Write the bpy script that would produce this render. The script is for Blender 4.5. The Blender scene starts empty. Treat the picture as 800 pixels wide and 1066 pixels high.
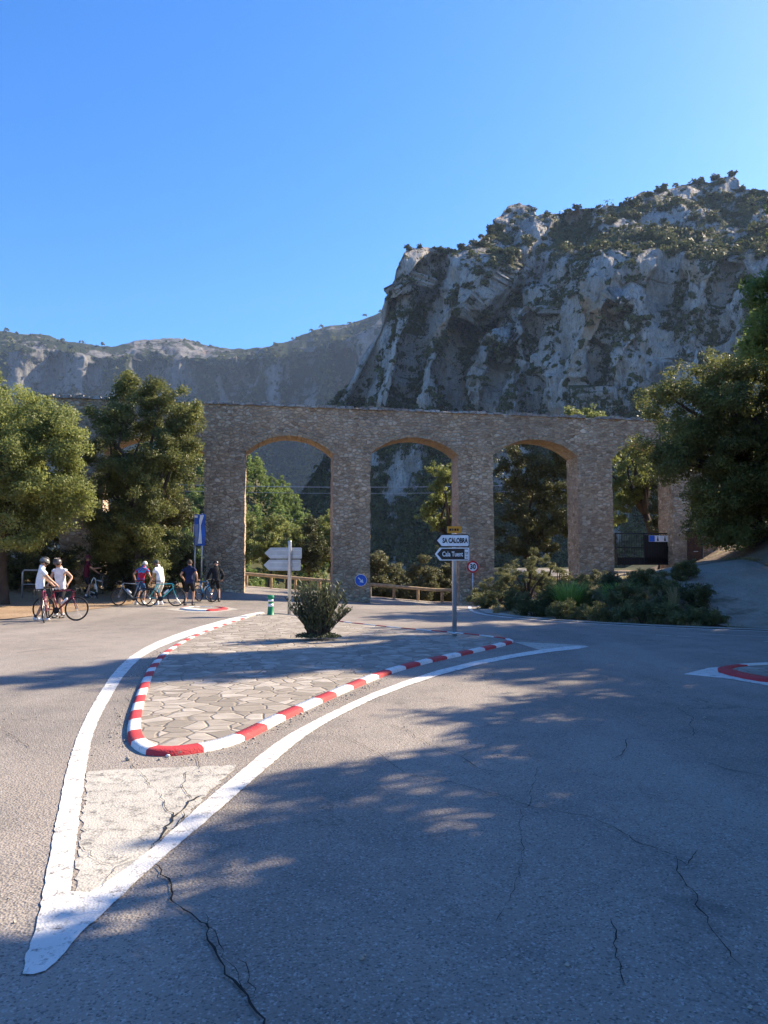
import bpy, bmesh, math, random
import numpy as np
from mathutils import Vector, Matrix
from mathutils.geometry import delaunay_2d_cdt

scene = bpy.context.scene
COL = scene.collection
PI = math.pi
R = math.radians
rng = np.random.default_rng(11)
random.seed(5)

# ------------------------------------------------------------------ camera maths
FPX = 800.0
EYE = 1.6
PITCH = math.atan(54 / 800)
SUN_AZ = R(62)      # to the right of the view direction (+Y), clockwise
SUN_EL = R(35)

def ray(px, py):
    a = (px - 400) / FPX
    b = (533 - py) / FPX
    c, s = math.cos(PITCH), math.sin(PITCH)
    return Vector((a, c - b * s, s + b * c))

def at_depth(px, py, Y):
    d = ray(px, py)
    k = Y / d.y
    return Vector((d.x * k, Y, EYE + d.z * k))

def sstep(a, b, x):
    t = np.clip((x - a) / (b - a), 0, 1)
    return t * t * (3 - 2 * t)

# ------------------------------------------------------------------ noise
_perm = np.random.default_rng(3).permutation(256)
_perm = np.concatenate([_perm, _perm, _perm])
_grad = np.random.default_rng(4).normal(size=(256, 3))
_grad /= np.linalg.norm(_grad, axis=1)[:, None]

def pnoise(P):
    P = np.asarray(P, float)
    i = np.floor(P).astype(int)
    f = P - i
    u = f * f * f * (f * (f * 6 - 15) + 10)
    i &= 255
    out = 0
    for dx in (0, 1):
        for dy in (0, 1):
            for dz in (0, 1):
                h = _perm[_perm[_perm[(i[:, 0] + dx) & 255] + ((i[:, 1] + dy) & 255)] + ((i[:, 2] + dz) & 255)]
                g = _grad[h]
                d = f - np.array([dx, dy, dz])
                w = (u[:, 0] if dx else 1 - u[:, 0]) * (u[:, 1] if dy else 1 - u[:, 1]) * (u[:, 2] if dz else 1 - u[:, 2])
                out = out + w * (g * d).sum(1)
    return out * 1.5

def fbm(P, octv=4, ridged=False, gain=.5):
    P = np.asarray(P, float)
    a, s, tot = 1.0, 0, 0
    for k in range(octv):
        n = pnoise(P * 2 ** k + k * 17.3)
        if ridged:
            n = 1 - 2 * np.abs(n)
        s = s + a * n
        tot += a
        a *= gain
    return s / tot

# ------------------------------------------------------------------ the lie of the land
EDGE = np.array([(4.6, 60), (4.4, 37), (3.9, 30), (3.5, 26.5), (3.7, 24.2), (5.3, 21.6), (7.3, 19.9), (9.4, 18.8), (14, 16.6), (22, 12.5), (45, 0), (70, -12)], float)

def edge_dist(x, y):
    """distance to the far right road edge, positive on the bank"""
    x = np.asarray(x, float); y = np.asarray(y, float)
    best = np.full(x.shape, 1e9); sign = np.ones(x.shape)
    for a, b in zip(EDGE[:-1], EDGE[1:]):
        d = b - a
        t = np.clip(((x - a[0]) * d[0] + (y - a[1]) * d[1]) / (d @ d), 0, 1)
        ex, ey = x - (a[0] + t * d[0]), y - (a[1] + t * d[1])
        dist = np.hypot(ex, ey)
        s = np.where(d[0] * ey - d[1] * ex > 0, 1.0, -1.0)
        m = dist < best
        best = np.where(m, dist, best); sign = np.where(m, s, sign)
    return best * sign

def road_h(x, y):
    s = sstep(29, 37, y)
    return s * np.clip(-0.085 * (x + 4.3), -.62, .5)

def ground_h(x, y):
    x = np.asarray(x, float); y = np.asarray(y, float)
    z = road_h(x, y)
    d = edge_dist(x, y)
    z = z + 1.75 * sstep(.2, 9.5, d) * (1 + .0 * x)
    z = z + .42 * np.clip(x - 12.9 - .02 * np.abs(y - 27) - .25 * np.clip(y - 34, 0, 99), 0, 9) * sstep(2, 6, d)
    z = z + .1 * np.clip(-x - 14, 0, 30)
    val = sstep(46, 78, y) * (1 - sstep(5, 13, x))
    z = z - 13 * val
    far = sstep(90, 260, np.hypot(x, y))
    z = z * (1 - far) - 13 * far
    hill = 33 * np.exp(-((x + 31) / 22) ** 2 - ((y - 142) / 34) ** 2)
    return z + hill

def gh(x, y):
    return float(ground_h(np.array([x]), np.array([y]))[0])

def gpt(px, py, dz=0.0):
    """the point of the ground seen at this place of the photograph"""
    d = ray(px, py)
    z = 0.0
    P = None
    for _ in range(60):
        k = (z - EYE) / min(d.z, -1e-3)
        k = min(k, 80)
        P = (d.x * k, d.y * k)
        z = .5 * z + .5 * gh(*P)
    return Vector((P[0], P[1], gh(*P) + dz))

# ------------------------------------------------------------------ object helpers
def mesh_np(name, V, F, mats=(), parent=None, smooth=False, midx=None, attrs=None):
    V = np.asarray(V, np.float32); F = np.asarray(F, np.int32)
    me = bpy.data.meshes.new(name)
    n, k = F.shape
    me.vertices.add(len(V)); me.vertices.foreach_set('co', V.ravel())
    me.loops.add(n * k); me.loops.foreach_set('vertex_index', F.ravel())
    me.polygons.add(n)
    me.polygons.foreach_set('loop_start', np.arange(0, n * k, k, dtype=np.int32))
    me.polygons.foreach_set('loop_total', np.full(n, k, np.int32))
    if smooth: me.polygons.foreach_set('use_smooth', np.ones(n, bool))
    if midx is not None: me.polygons.foreach_set('material_index', np.asarray(midx, np.int32))
    me.update(calc_edges=True)
    for a, v in (attrs or {}).items():
        at = me.attributes.new(a, 'FLOAT', 'POINT'); at.data.foreach_set('value', np.asarray(v, np.float32))
    return link(name, me, mats, parent)

def link(name, me, mats=(), parent=None):
    if not isinstance(mats, (list, tuple)): mats = [mats]
    for m in mats: me.materials.append(m)
    o = bpy.data.objects.new(name, me); COL.objects.link(o)
    if parent: o.parent = parent
    return o

class MB:
    """collects shapes for ONE mesh"""
    def __init__(s): s.v, s.f, s.m = [], [], []
    def add(s, V, F, m=0):
        b = len(s.v); s.v += [tuple(p) for p in V]
        s.f += [tuple(i + b for i in f) for f in F]; s.m += [m] * len(F); return s
    def box(s, c, size, rot=None, m=0, taper=1.0):
        V = []
        for z in (-.5, .5):
            k = taper if z > 0 else 1
            for x, y in ((-.5, -.5), (.5, -.5), (.5, .5), (-.5, .5)):
                p = Vector((x * size[0] * k, y * size[1] * k, z * size[2]))
                if rot is not None: p = rot @ p
                V.append(p + Vector(c))
        return s.add(V, [(3, 2, 1, 0), (4, 5, 6, 7), (0, 1, 5, 4), (1, 2, 6, 5), (2, 3, 7, 6), (3, 0, 4, 7)], m)
    def tube(s, pts, rad, n=8, m=0, cap=True, closed=False):
        pts = [Vector(p) for p in pts]
        if not isinstance(rad, (list, tuple)): rad = [rad] * len(pts)
        V, F = [], []
        up = Vector((0, 0, 1)); prev = None
        L = len(pts)
        for i, p in enumerate(pts):
            if closed: t = pts[(i + 1) % L] - pts[i - 1]
            else: t = pts[min(i + 1, L - 1)] - pts[max(i - 1, 0)]
            t.normalize()
            a = prev if prev is not None else (up if abs(t.z) < .9 else Vector((1, 0, 0)))
            u = t.cross(a).normalized(); w = u.cross(t).normalized()
            prev = w
            for k in range(n):
                q = 2 * PI * k / n
                V.append(p + (u * math.cos(q) + w * math.sin(q)) * rad[i])
        for i in range(L if closed else L - 1):
            for k in range(n):
                j = (i + 1) % L
                F.append((i * n + k, i * n + (k + 1) % n, j * n + (k + 1) % n, j * n + k))
        if cap and not closed:
            F.append(tuple(range(n - 1, -1, -1))); F.append(tuple((L - 1) * n + k for k in range(n)))
        return s.add(V, F, m)
    def lathe(s, prof, c=(0, 0, 0), n=16, m=0, axis='z'):
        V, F = [], []
        for r, h in prof:
            for k in range(n):
                q = 2 * PI * k / n
                p = (r * math.cos(q), r * math.sin(q), h)
                if axis == 'y': p = (p[0], p[2], p[1])
                V.append(Vector(p) + Vector(c))
        for i in range(len(prof) - 1):
            for k in range(n):
                F.append((i * n + k, i * n + (k + 1) % n, (i + 1) * n + (k + 1) % n, (i + 1) * n + k))
        F.append(tuple(range(n - 1, -1, -1))); F.append(tuple((len(prof) - 1) * n + k for k in range(n)))
        return s.add(V, F, m)
    def ball(s, c, r, n=10, m=0, rot=None):
        if not isinstance(r, (tuple, list)): r = (r, r, r)
        V, F = [], []
        rows = n // 2 + 1
        for i in range(rows):
            th = PI * (i + .02) / (rows - 1 + .04)
            for k in range(n):
                q = 2 * PI * k / n
                p = Vector((r[0] * math.sin(th) * math.cos(q), r[1] * math.sin(th) * math.sin(q), r[2] * math.cos(th)))
                if rot is not None: p = rot @ p
                V.append(p + Vector(c))
        for i in range(rows - 1):
            for k in range(n):
                F.append((i * n + k, (i + 1) * n + k, (i + 1) * n + (k + 1) % n, i * n + (k + 1) % n))
        return s.add(V, F, m)
    def prism(s, poly, o, ux, uy, depth, m=0):
        """flat outline given in 2-D, extruded along ux x uy"""
        ux, uy, o = Vector(ux), Vector(uy), Vector(o); w = ux.cross(uy).normalized() * depth
        A = [o + ux * x + uy * y for x, y in poly]; B = [p + w for p in A]
        n = len(A)
        F = [tuple(range(n - 1, -1, -1)), tuple(range(n, 2 * n))] + [(i, (i + 1) % n, n + (i + 1) % n, n + i) for i in range(n)]
        return s.add(A + B, F, m)
    def build(s, name, mats, parent=None, smooth=False):
        me = bpy.data.meshes.new(name); me.from_pydata(s.v, [], s.f)
        me.polygons.foreach_set('material_index', s.m)
        if smooth: me.polygons.foreach_set('use_smooth', [True] * len(s.f))
        me.update()
        return link(name, me, mats, parent)

def tag(o, label=None, cat=None, group=None, kind=None):
    if label: o['label'] = label
    if cat: o['category'] = cat
    if group: o['group'] = group
    if kind: o['kind'] = kind
    return o

def thing(name, label, cat, loc=(0, 0, 0), rz=0, group=None, scale=1):
    o = bpy.data.objects.new(name, None); COL.objects.link(o)
    o.empty_display_size = .2
    o.location = loc; o.rotation_euler = (0, 0, rz); o.scale = (scale,) * 3
    return tag(o, label, cat, group)

def dup(root, loc, rz=0, scale=1, label=None):
    def cp(o, par):
        c = o.copy(); COL.objects.link(c)
        if par: c.parent = par
        for ch in o.children: cp(ch, c)
        return c
    r = cp(root, None)
    r.location = loc; r.rotation_euler = (0, 0, rz); r.scale = (scale,) * 3
    if label: r['label'] = label
    return r

def structure(name, V, F, mats, smooth=False, **k):
    return tag(mesh_np(name, V, F, mats, smooth=smooth, **k), kind='structure')

def text_obj(name, body, size, mat, parent, M, squeeze=1.0, bold=.0):
    cu = bpy.data.curves.new(name, 'FONT'); cu.body = body; cu.size = size
    cu.align_x = 'CENTER'; cu.align_y = 'CENTER'; cu.extrude = .0015; cu.offset = bold; cu.resolution_u = 4
    tmp = bpy.data.objects.new('tmp', cu); COL.objects.link(tmp)
    dg = bpy.context.evaluated_depsgraph_get()
    me = bpy.data.meshes.new_from_object(tmp.evaluated_get(dg))
    bpy.data.objects.remove(tmp); bpy.data.curves.remove(cu)
    me.transform(M @ Matrix.Diagonal((squeeze, 1, 1, 1)))
    me.materials.clear()
    return link(name, me, mat, parent)

# ------------------------------------------------------------------ material helpers
class NT:
    def __init__(s, name, rough=.8, spec=.3):
        s.m = bpy.data.materials.new(name); s.m.use_nodes = True
        s.t = s.m.node_tree; s.b = s.t.nodes['Principled BSDF']; s.out = s.t.nodes['Material Output']
        s.b.inputs['Roughness'].default_value = rough
        s.b.inputs['Specular IOR Level'].default_value = spec
        tc = s.n('ShaderNodeTexCoord'); s.co = tc.outputs['Object']
    def n(s, t, **k):
        nd = s.t.nodes.new(t)
        for a, v in k.items(): setattr(nd, a, v)
        return nd
    def l(s, a, b): s.t.links.new(a, b)
    def put(s, sock, v):
        if hasattr(v, 'is_linked') or isinstance(v, bpy.types.NodeSocket): s.l(v, sock)
        elif isinstance(v, (tuple, list)) and len(v) == 3 and sock.type == 'RGBA': sock.default_value = (*v, 1)
        else: sock.default_value = v
    def scaled(s, sc, co=None):
        mp = s.n('ShaderNodeMapping'); mp.inputs['Scale'].default_value = sc if isinstance(sc, (tuple, list)) else (sc,) * 3
        s.l(co or s.co, mp.inputs['Vector']); return mp.outputs[0]
    def noise(s, scale, detail=4, rough=.55, co=None, dist=0.0):
        nd = s.n('ShaderNodeTexNoise'); nd.inputs['Scale'].default_value = scale; nd.inputs['Detail'].default_value = detail
        nd.inputs['Roughness'].default_value = rough; nd.inputs['Distortion'].default_value = dist
        s.l(co or s.co, nd.inputs['Vector']); return nd.outputs['Fac']
    def voro(s, scale, feat='F1', co=None, out='Distance', rand=1.0):
        nd = s.n('ShaderNodeTexVoronoi', feature=feat); nd.inputs['Scale'].default_value = scale
        nd.inputs['Randomness'].default_value = rand
        s.l(co or s.co, nd.inputs['Vector']); return nd.outputs[out]
    def ramp(s, fac, stops, interp='LINEAR'):
        r = s.n('ShaderNodeValToRGB'); r.color_ramp.interpolation = interp
        e = r.color_ramp.elements
        while len(e) < len(stops): e.new(.5)
        for el, (p, c) in zip(e, stops):
            el.position = p; el.color = (*c, 1) if isinstance(c, (tuple, list)) else (c, c, c, 1)
        s.l(fac, r.inputs[0]); return r.outputs[0]
    def mix(s, fac, a, b, mode='MIX'):
        m = s.n('ShaderNodeMix', data_type='RGBA', blend_type=mode)
        s.put(m.inputs[0], fac); s.put(m.inputs[6], a); s.put(m.inputs[7], b); return m.outputs[2]
    def math(s, op, a, b=0.0):
        m = s.n('ShaderNodeMath', operation=op); s.put(m.inputs[0], a); s.put(m.inputs[1], b); return m.outputs[0]
    def attr(s, name):
        a = s.n('ShaderNodeAttribute'); a.attribute_name = name; return a.outputs['Fac']
    def color(s, c): s.put(s.b.inputs['Base Color'], c); return s
    def bump(s, h, strength=.5, dist=.02):
        b = s.n('ShaderNodeBump'); b.inputs['Strength'].default_value = strength; b.inputs['Distance'].default_value = dist
        s.l(h, b.inputs['Height'])
        s.l(b.outputs[0], s.b.inputs['Normal']); return s

def plain(name, col, rough=.6, metal=0.0, spec=.4, var=.12, scale=6):
    """paint, cloth, metal: a base colour with a slight uneven wear"""
    t = NT(name, rough, spec); t.b.inputs['Metallic'].default_value = metal
    n = t.noise(scale, 5)
    lo = tuple(max(0, c * (1 - var)) for c in col); hi = tuple(min(1, c * (1 + var)) for c in col)
    t.color(t.ramp(n, [(.3, lo), (.7, hi)]))
    t.put(t.b.inputs['Roughness'], t.ramp(t.noise(scale * 2.3, 3), [(.3, max(.05, rough - .1)), (.7, min(1, rough + .1))]))
    return t.m

def leaf_mat(name, dark, light, trans=.35, trcol=None, spec=.35):
    t = NT(name, .55, spec)
    v = t.attr('tint')
    c = t.mix(v, dark, light)
    t.color(c)
    tr = t.n('ShaderNodeBsdfTranslucent'); t.put(tr.inputs['Color'], t.mix(v, *(trcol or (tuple(x * 1.2 for x in dark), tuple(x * 1.35 for x in light)))))
    mx = t.n('ShaderNodeMixShader'); mx.inputs[0].default_value = trans
    t.l(t.b.outputs[0], mx.inputs[1]); t.l(tr.outputs[0], mx.inputs[2]); t.l(mx.outputs[0], t.out.inputs['Surface'])
    return t.m

M = {}
def asphalt():
    t = NT('asphalt', .82, .35)
    big = t.noise(.22, 5, .6); mid = t.noise(1.7, 5, .65)
    base = t.ramp(big, [(.3, (.172, .148, .124)), (.7, (.298, .258, .216))])
    base = t.mix(t.ramp(mid, [(.45, 0), (.72, .55)]), base, (.115, .110, .104))
    # long tyre-worn bands and pale dust
    patch = t.voro(.16, 'F1', t.mix(1.0, t.co, t.scaled(2.5, big), 'ADD'), 'Color'); pc = t.n('ShaderNodeSeparateColor'); t.l(patch, pc.inputs[0])
    base = t.mix(t.ramp(pc.outputs[0], [(.55, 0), (.6, .22)]), base, (.12, .112, .105))
    dust = t.noise(1, 4, .6, t.scaled((.5, .12, 1)))
    base = t.mix(t.ramp(dust, [(.46, 0), (.66, .7)]), base, (.315, .278, .238))
    sp = t.voro(105, out='Color')
    bw = t.n('ShaderNodeSeparateColor'); t.l(sp, bw.inputs[0])
    base = t.mix(t.ramp(bw.outputs[0], [(.0, .75), (.25, 0)]), base, (.05, .048, .046))
    base = t.mix(t.ramp(bw.outputs[1], [(.80, 0), (1, .6)]), base, (.44, .42, .39))
    # hairline crazing
    nz_ = t.n('ShaderNodeTexNoise'); nz_.inputs['Scale'].default_value = .8; nz_.inputs['Detail'].default_value = 6; nz_.inputs['Roughness'].default_value = .7; t.l(t.co, nz_.inputs['Vector'])
    wc = t.mix(1.0, t.co, t.scaled(1.6, nz_.outputs['Color']), 'ADD')
    cr = t.voro(.42, 'DISTANCE_TO_EDGE', wc)
    msk = t.noise(.35, 3)
    crk = t.math('MULTIPLY', t.ramp(cr, [(.0, 1), (.008, 0)]), t.ramp(msk, [(.52, 0), (.60, .7)]))
    base = t.mix(crk, base, (.05, .046, .042))
    st = t.noise(.9, 6, .7, dist=.6)
    base = t.mix(t.ramp(st, [(.60, 0), (.70, .5)]), base, (.075, .07, .065))
    t.color(base)
    h = t.math('ADD', t.voro(70), t.math('MULTIPLY', t.noise(30, 3), .6))
    t.bump(h, .55, .012)
    return t.m

def road_paint(name, col, wear=.5):
    t = NT(name, .7, .3)
    n = t.noise(9, 6, .7); n2 = t.noise(60, 3, .6)
    s = t.math('ADD', t.math('MULTIPLY', n, .65), t.math('MULTIPLY', n2, .35))
    c = t.mix(t.ramp(t.noise(2.2, 4), [(.3, 0), (.75, .7)]), col, tuple(c * .72 for c in col))
    t.color(t.mix(t.ramp(s, [(wear - .0, 0), (wear + .12, 1)]), c, (.15, .14, .125)))
    t.bump(t.math('ADD', t.voro(70), n2), .4, .008)
    return t.m

def crazy_paving():
    t = NT('crazy_paving', .85, .25)
    nn = t.n('ShaderNodeTexNoise'); nn.inputs['Scale'].default_value = 2.2; nn.inputs['Detail'].default_value = 2
    t.l(t.co, nn.inputs['Vector'])
    w = t.mix(.14, t.co, nn.outputs['Color'], 'ADD')
    w = t.scaled((1, 1, .01), w)
    e = t.voro(4.1, 'DISTANCE_TO_EDGE', w); c = t.voro(4.1, 'F1', w, 'Color')
    sc = t.n('ShaderNodeSeparateColor'); t.l(c, sc.inputs[0])
    st = t.ramp(sc.outputs[0], [(0, (.21, .185, .152)), (.3, (.29, .255, .21)), (.65, (.355, .315, .265)), (1, (.44, .40, .345))])
    st = t.mix(t.ramp(t.noise(5, 5), [(.35, 0), (.65, .55)]), st, (.20, .178, .148))
    jn = t.ramp(t.math('ADD', e, t.math('MULTIPLY', t.noise(14, 3), .03)), [(.030, 1), (.062, 0)])
    jc = t.mix(t.noise(1.3, 3), (.13, .11, .088), (.26, .23, .19))
    t.color(t.mix(jn, st, jc))
    h = t.math('ADD', t.ramp(e, [(.0, 0), (.07, 1)]), t.math('MULTIPLY', t.noise(11, 4), .35))
    t.bump(h, .6, .018)
    return t.m

def rubble(name, pal, mortar, scale=4.3, mw=.045):
    t = NT(name, .9, .2)
    nn = t.n('ShaderNodeTexNoise'); nn.inputs['Scale'].default_value = 2.5; t.l(t.co, nn.inputs['Vector'])
    w = t.mix(.13, t.co, nn.outputs['Color'], 'ADD')
    w = t.scaled((1, 1, 1.45), w)
    e = t.voro(scale, 'DISTANCE_TO_EDGE', w); c = t.voro(scale, 'F1', w, 'Color')
    sc = t.n('ShaderNodeSeparateColor'); t.l(c, sc.inputs[0])
    k = len(pal) - 1
    st = t.ramp(sc.outputs[0], [(i / k, p) for i, p in enumerate(pal)])
    st = t.mix(t.ramp(t.noise(.35, 5), [(.35, 0), (.68, .55)]), st, (.20, .145, .105))
    st = t.mix(t.ramp(t.noise(1.1, 5, .6, t.scaled((1, 1, .35))), [(.55, 0), (.75, .5)]), st, (.33, .29, .23))
    jn = t.ramp(t.math('ADD', e, t.math('MULTIPLY', t.noise(9, 3), .05)), [(mw * .7, 1), (mw * 1.9, 0)])
    t.color(t.mix(jn, st, t.mix(t.noise(.8, 3), mortar, tuple(x * .45 for x in mortar))))
    h = t.math('ADD', t.ramp(e, [(.0, 0), (.16, 1)]), t.math('MULTIPLY', t.noise(8, 4), .4))
    t.bump(h, .9, .06)
    return t.m

def rock(name, s=1.0, vk=2.0, vegc=((.042, .052, .022), (.115, .120, .050)), lo=(.25, .228, .20), hi=(.53, .49, .435), ochre=.9, b=2.2):
    t = NT(name, .95, .1)
    big = t.noise(.022 * s, 6, .6); st = t.noise(.09 * s, 6, .65, t.scaled((1, 1, .22)), .4); fine = t.noise(.35 * s, 6, .7)
    f2 = t.noise(1.25 * s, 5, .75, t.scaled((1, 1, .6)))
    fine = t.math('ADD', t.math('MULTIPLY', fine, .55), t.math('MULTIPLY', f2, .45))
    v = t.math('ADD', t.math('MULTIPLY', st, .5), t.math('MULTIPLY', fine, .5))
    c = t.ramp(v, [(.40, lo), (.5, tuple((a + b_) / 2 for a, b_ in zip(lo, hi))), (.60, hi)])
    oc = t.math('MULTIPLY', t.ramp(t.noise(.055 * s, 5, .6, t.scaled((1, 1, .5))), [(.58, 0), (.70, 1)]), ochre)
    c = t.mix(oc, c, (.42, .26, .13))
    dk = t.ramp(t.noise(.16 * s, 5, .7, t.scaled((1, 1, .12))), [(.56, 0), (.70, .7)])
    c = t.mix(dk, c, (.10, .098, .098))
    nl = t.noise(.55 * s, 4, .6, t.scaled((1, 1, .16)), 1.2)
    ln = t.ramp(t.math('ABSOLUTE', t.math('SUBTRACT', nl, .5)), [(.0, .75), (.022, 0)])
    c = t.mix(ln, c, (.06, .058, .056))
    nw = t.n('ShaderNodeTexNoise'); nw.inputs['Scale'].default_value = .25 * s; nw.inputs['Detail'].default_value = 4; t.l(t.co, nw.inputs['Vector'])
    wv = t.mix(1.0, t.co, t.scaled(7.0 / s, nw.outputs['Color']), 'ADD')
    dots = t.math('MULTIPLY', t.ramp(t.voro(.20 * s, 'F1', wv), [(.26, 1), (.34, 0)]), t.ramp(t.noise(.05 * s, 4), [(.44, 0), (.52, 1)]))
    veg = t.math('ADD', t.attr('veg'), t.math('MULTIPLY', t.math('SUBTRACT', fine, .5), vk))
    vm = t.math('MAXIMUM', t.ramp(veg, [(.49, 0), (.54, 1)]), dots)
    vc = t.ramp(t.noise(.5 * s, 5, .7), [(.35, vegc[0]), (.65, vegc[1])])
    t.color(t.mix(vm, c, vc))
    t.bump(t.math('ADD', v, t.math('MULTIPLY', vm, t.noise(.9 * s, 4))), 1.0, b)
    return t.m

def ground_mat(name, a, b, grass, gl, sc=1.0):
    t = NT(name, .95, .1)
    c = t.ramp(t.noise(.6 * sc, 6, .65), [(.3, a), (.7, b)])
    c = t.mix(t.ramp(t.noise(14 * sc, 4, .7), [(.5, 0), (.75, .6)]), c, tuple(x * .5 for x in a))
    c = t.mix(t.ramp(t.voro(9 * sc), [(.06, .7), (.14, 0)]), c, tuple(min(1, x * 1.5) for x in b))
    c = t.mix(t.ramp(t.noise(.35 * sc, 5, .7), [(gl, 0), (gl + .12, 1)]), c, grass)
    t.color(c); t.bump(t.math('ADD', t.noise(5 * sc, 5), t.noise(22 * sc, 4)), .8, .06)
    return t.m

M['asphalt'] = asphalt()
M['white_paint'] = road_paint('white_road_paint', (.70, .68, .63), .52)
M['worn_paint'] = road_paint('worn_white_road_paint', (.47, .445, .385), .50)
M['red_paint'] = road_paint('red_kerb_paint', (.50, .045, .05), .56)
M['kerb_white'] = road_paint('white_kerb_paint', (.74, .73, .69), .56)
M['crack'] = plain('tar_crack', (.032, .030, .028), .95, 0, .1)
M['paving'] = crazy_paving()
M['stone'] = rubble('rubble_masonry', [(.28, .195, .12), (.48, .345, .21), (.62, .465, .30), (.36, .255, .16), (.72, .58, .41), (.52, .385, .235)], (.54, .42, .28), 4.6, .055)
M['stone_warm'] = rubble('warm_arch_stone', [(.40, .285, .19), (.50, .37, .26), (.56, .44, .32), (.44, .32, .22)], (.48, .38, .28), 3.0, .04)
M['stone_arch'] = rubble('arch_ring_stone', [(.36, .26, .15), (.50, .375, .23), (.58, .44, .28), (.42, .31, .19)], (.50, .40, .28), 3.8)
M['coping'] = rubble('coping_stone', [(.26, .23, .19), (.36, .33, .28), (.45, .42, .36)], (.25, .22, .18), 3.0)
M['rock'] = rock('limestone_cliff', 1.0)
M['far_rock'] = rock('distant_limestone', .30, 1.3, vegc=((.020, .029, .014), (.045, .056, .026)), lo=(.085, .083, .080), hi=(.25, .24, .22), ochre=.35, b=6.0)
M['earth'] = ground_mat('dry_earth', (.16, .115, .075), (.29, .215, .145), (.06, .065, .028), .58)
M['dirt'] = ground_mat('packed_dirt', (.27, .185, .115), (.40, .29, .19), (.20, .16, .085), .66)
M['drive'] = ground_mat('gravel_drive', (.22, .19, .15), (.42, .37, .30), (.15, .125, .085), .54)
M['hill_earth'] = ground_mat('valley_scrub', (.045, .050, .024), (.085, .082, .042), (.035, .045, .018), .5, .12)
M['bark'] = ground_mat('tree_bark', (.055, .042, .032), (.13, .10, .075), (.05, .05, .035), .7, 3)
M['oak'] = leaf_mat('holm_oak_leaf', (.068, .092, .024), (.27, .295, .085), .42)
M['oak_mid'] = leaf_mat('mid_oak_leaf', (.046, .062, .020), (.195, .205, .058), .36)  # leaf colour between the olive oak and the dark oak
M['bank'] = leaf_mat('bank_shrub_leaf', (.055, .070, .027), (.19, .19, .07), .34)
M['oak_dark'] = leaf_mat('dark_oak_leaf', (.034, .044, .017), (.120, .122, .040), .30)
M['pine'] = leaf_mat('pine_needles', (.09, .14, .038), (.22, .28, .07), .45)
M['olive'] = leaf_mat('grey_olive_leaf', (.070, .078, .034), (.165, .165, .078), .30)
M['scrub'] = leaf_mat('cliff_scrub_leaf', (.044, .056, .024), (.13, .135, .052), .2, None, .05)
M['oleander'] = leaf_mat('oleander_leaf', (.045, .056, .028), (.125, .138, .066), .2)
M['grass'] = leaf_mat('green_grass_blade', (.14, .23, .045), (.30, .42, .10), .5)
M['dry_grass'] = leaf_mat('dry_grass_blade', (.20, .17, .075), (.36, .31, .16), .4)
M['galv'] = plain('galvanised_steel', (.52, .53, .54), .42, .75)
M['grey_back'] = plain('grey_sign_back', (.42, .43, .43), .5, .2)
M['black_metal'] = plain('black_painted_steel', (.012, .012, .013), .5)
M['rust'] = plain('rusty_sheet', (.09, .048, .03), .8, .1, .2, .35)
M['sign_white'] = plain('white_sign_sheet', (.78, .79, .80), .4)
M['sign_brown'] = plain('dark_brown_sign_sheet', (.020, .013, .013), .4)
M['sign_black'] = plain('black_sign_letter', (.010, .010, .012), .5)
M['sign_blue'] = plain('blue_sign_sheet', (.015, .11, .50), .4)
M['sign_red'] = plain('red_sign_sheet', (.55, .02, .03), .4)
M['sign_orange'] = plain('orange_sign_sheet', (.72, .30, .02), .45)
M['bollard_green'] = plain('green_plastic', (.012, .21, .085), .45)
M['wood'] = plain('weathered_rail_wood', (.42, .31, .19), .8, 0, .2, .25)
M['rubber'] = plain('black_rubber', (.014, .014, .015), .7)
M['alloy'] = plain('brushed_alloy', (.45, .45, .47), .35, .9)
M['cable'] = plain('cable_sheath', (.35, .35, .36), .6)
# ------------------------------------------------------------------ foliage
def unit(n):
    v = rng.normal(size=(n, 3)); return v / np.linalg.norm(v, axis=1)[:, None]

def leaves(P, O, size, aspect=.5, out=.55, tint=None, var=.35):
    """one small four-cornered leaf for each point"""
    n = len(P)
    N = O * out + unit(n) * (1 - out) * 1.6
    N /= np.linalg.norm(N, axis=1)[:, None] + 1e-9
    T = np.cross(N, unit(n)); T /= np.linalg.norm(T, axis=1)[:, None] + 1e-9
    B = np.cross(N, T)
    S = (size * (1 + var * rng.normal(size=n)).clip(.4, 1.8))[:, None]
    V = np.stack([P - T * S * .5, P + B * S * aspect * .5 + N * S * .06, P + T * S * .5, P - B * S * aspect * .5 + N * S * .06], 1).reshape(-1, 3)
    F = np.arange(4 * n).reshape(n, 4)
    tint = np.repeat(tint if tint is not None else rng.random(n), 4)
    return V, F, tint

def clumps(ells, n, seed, inner=.35):
    """clump centres spread through a list of ellipsoids (cx,cy,cz,rx,ry,rz)"""
    g = np.random.default_rng(seed)
    vol = np.array([e[3] * e[4] * e[5] for e in ells]) ** .8
    out = []
    for e, k in zip(ells, np.maximum(1, (n * vol / vol.sum()).round().astype(int))):
        v = g.normal(size=(k, 3)); v /= np.linalg.norm(v, axis=1)[:, None]
        r = (inner + (1 - inner) * g.random(k) ** .55)[:, None]
        out.append(np.array(e[:3]) + v * r * np.array(e[3:6]))
    return np.concatenate(out)

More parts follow.
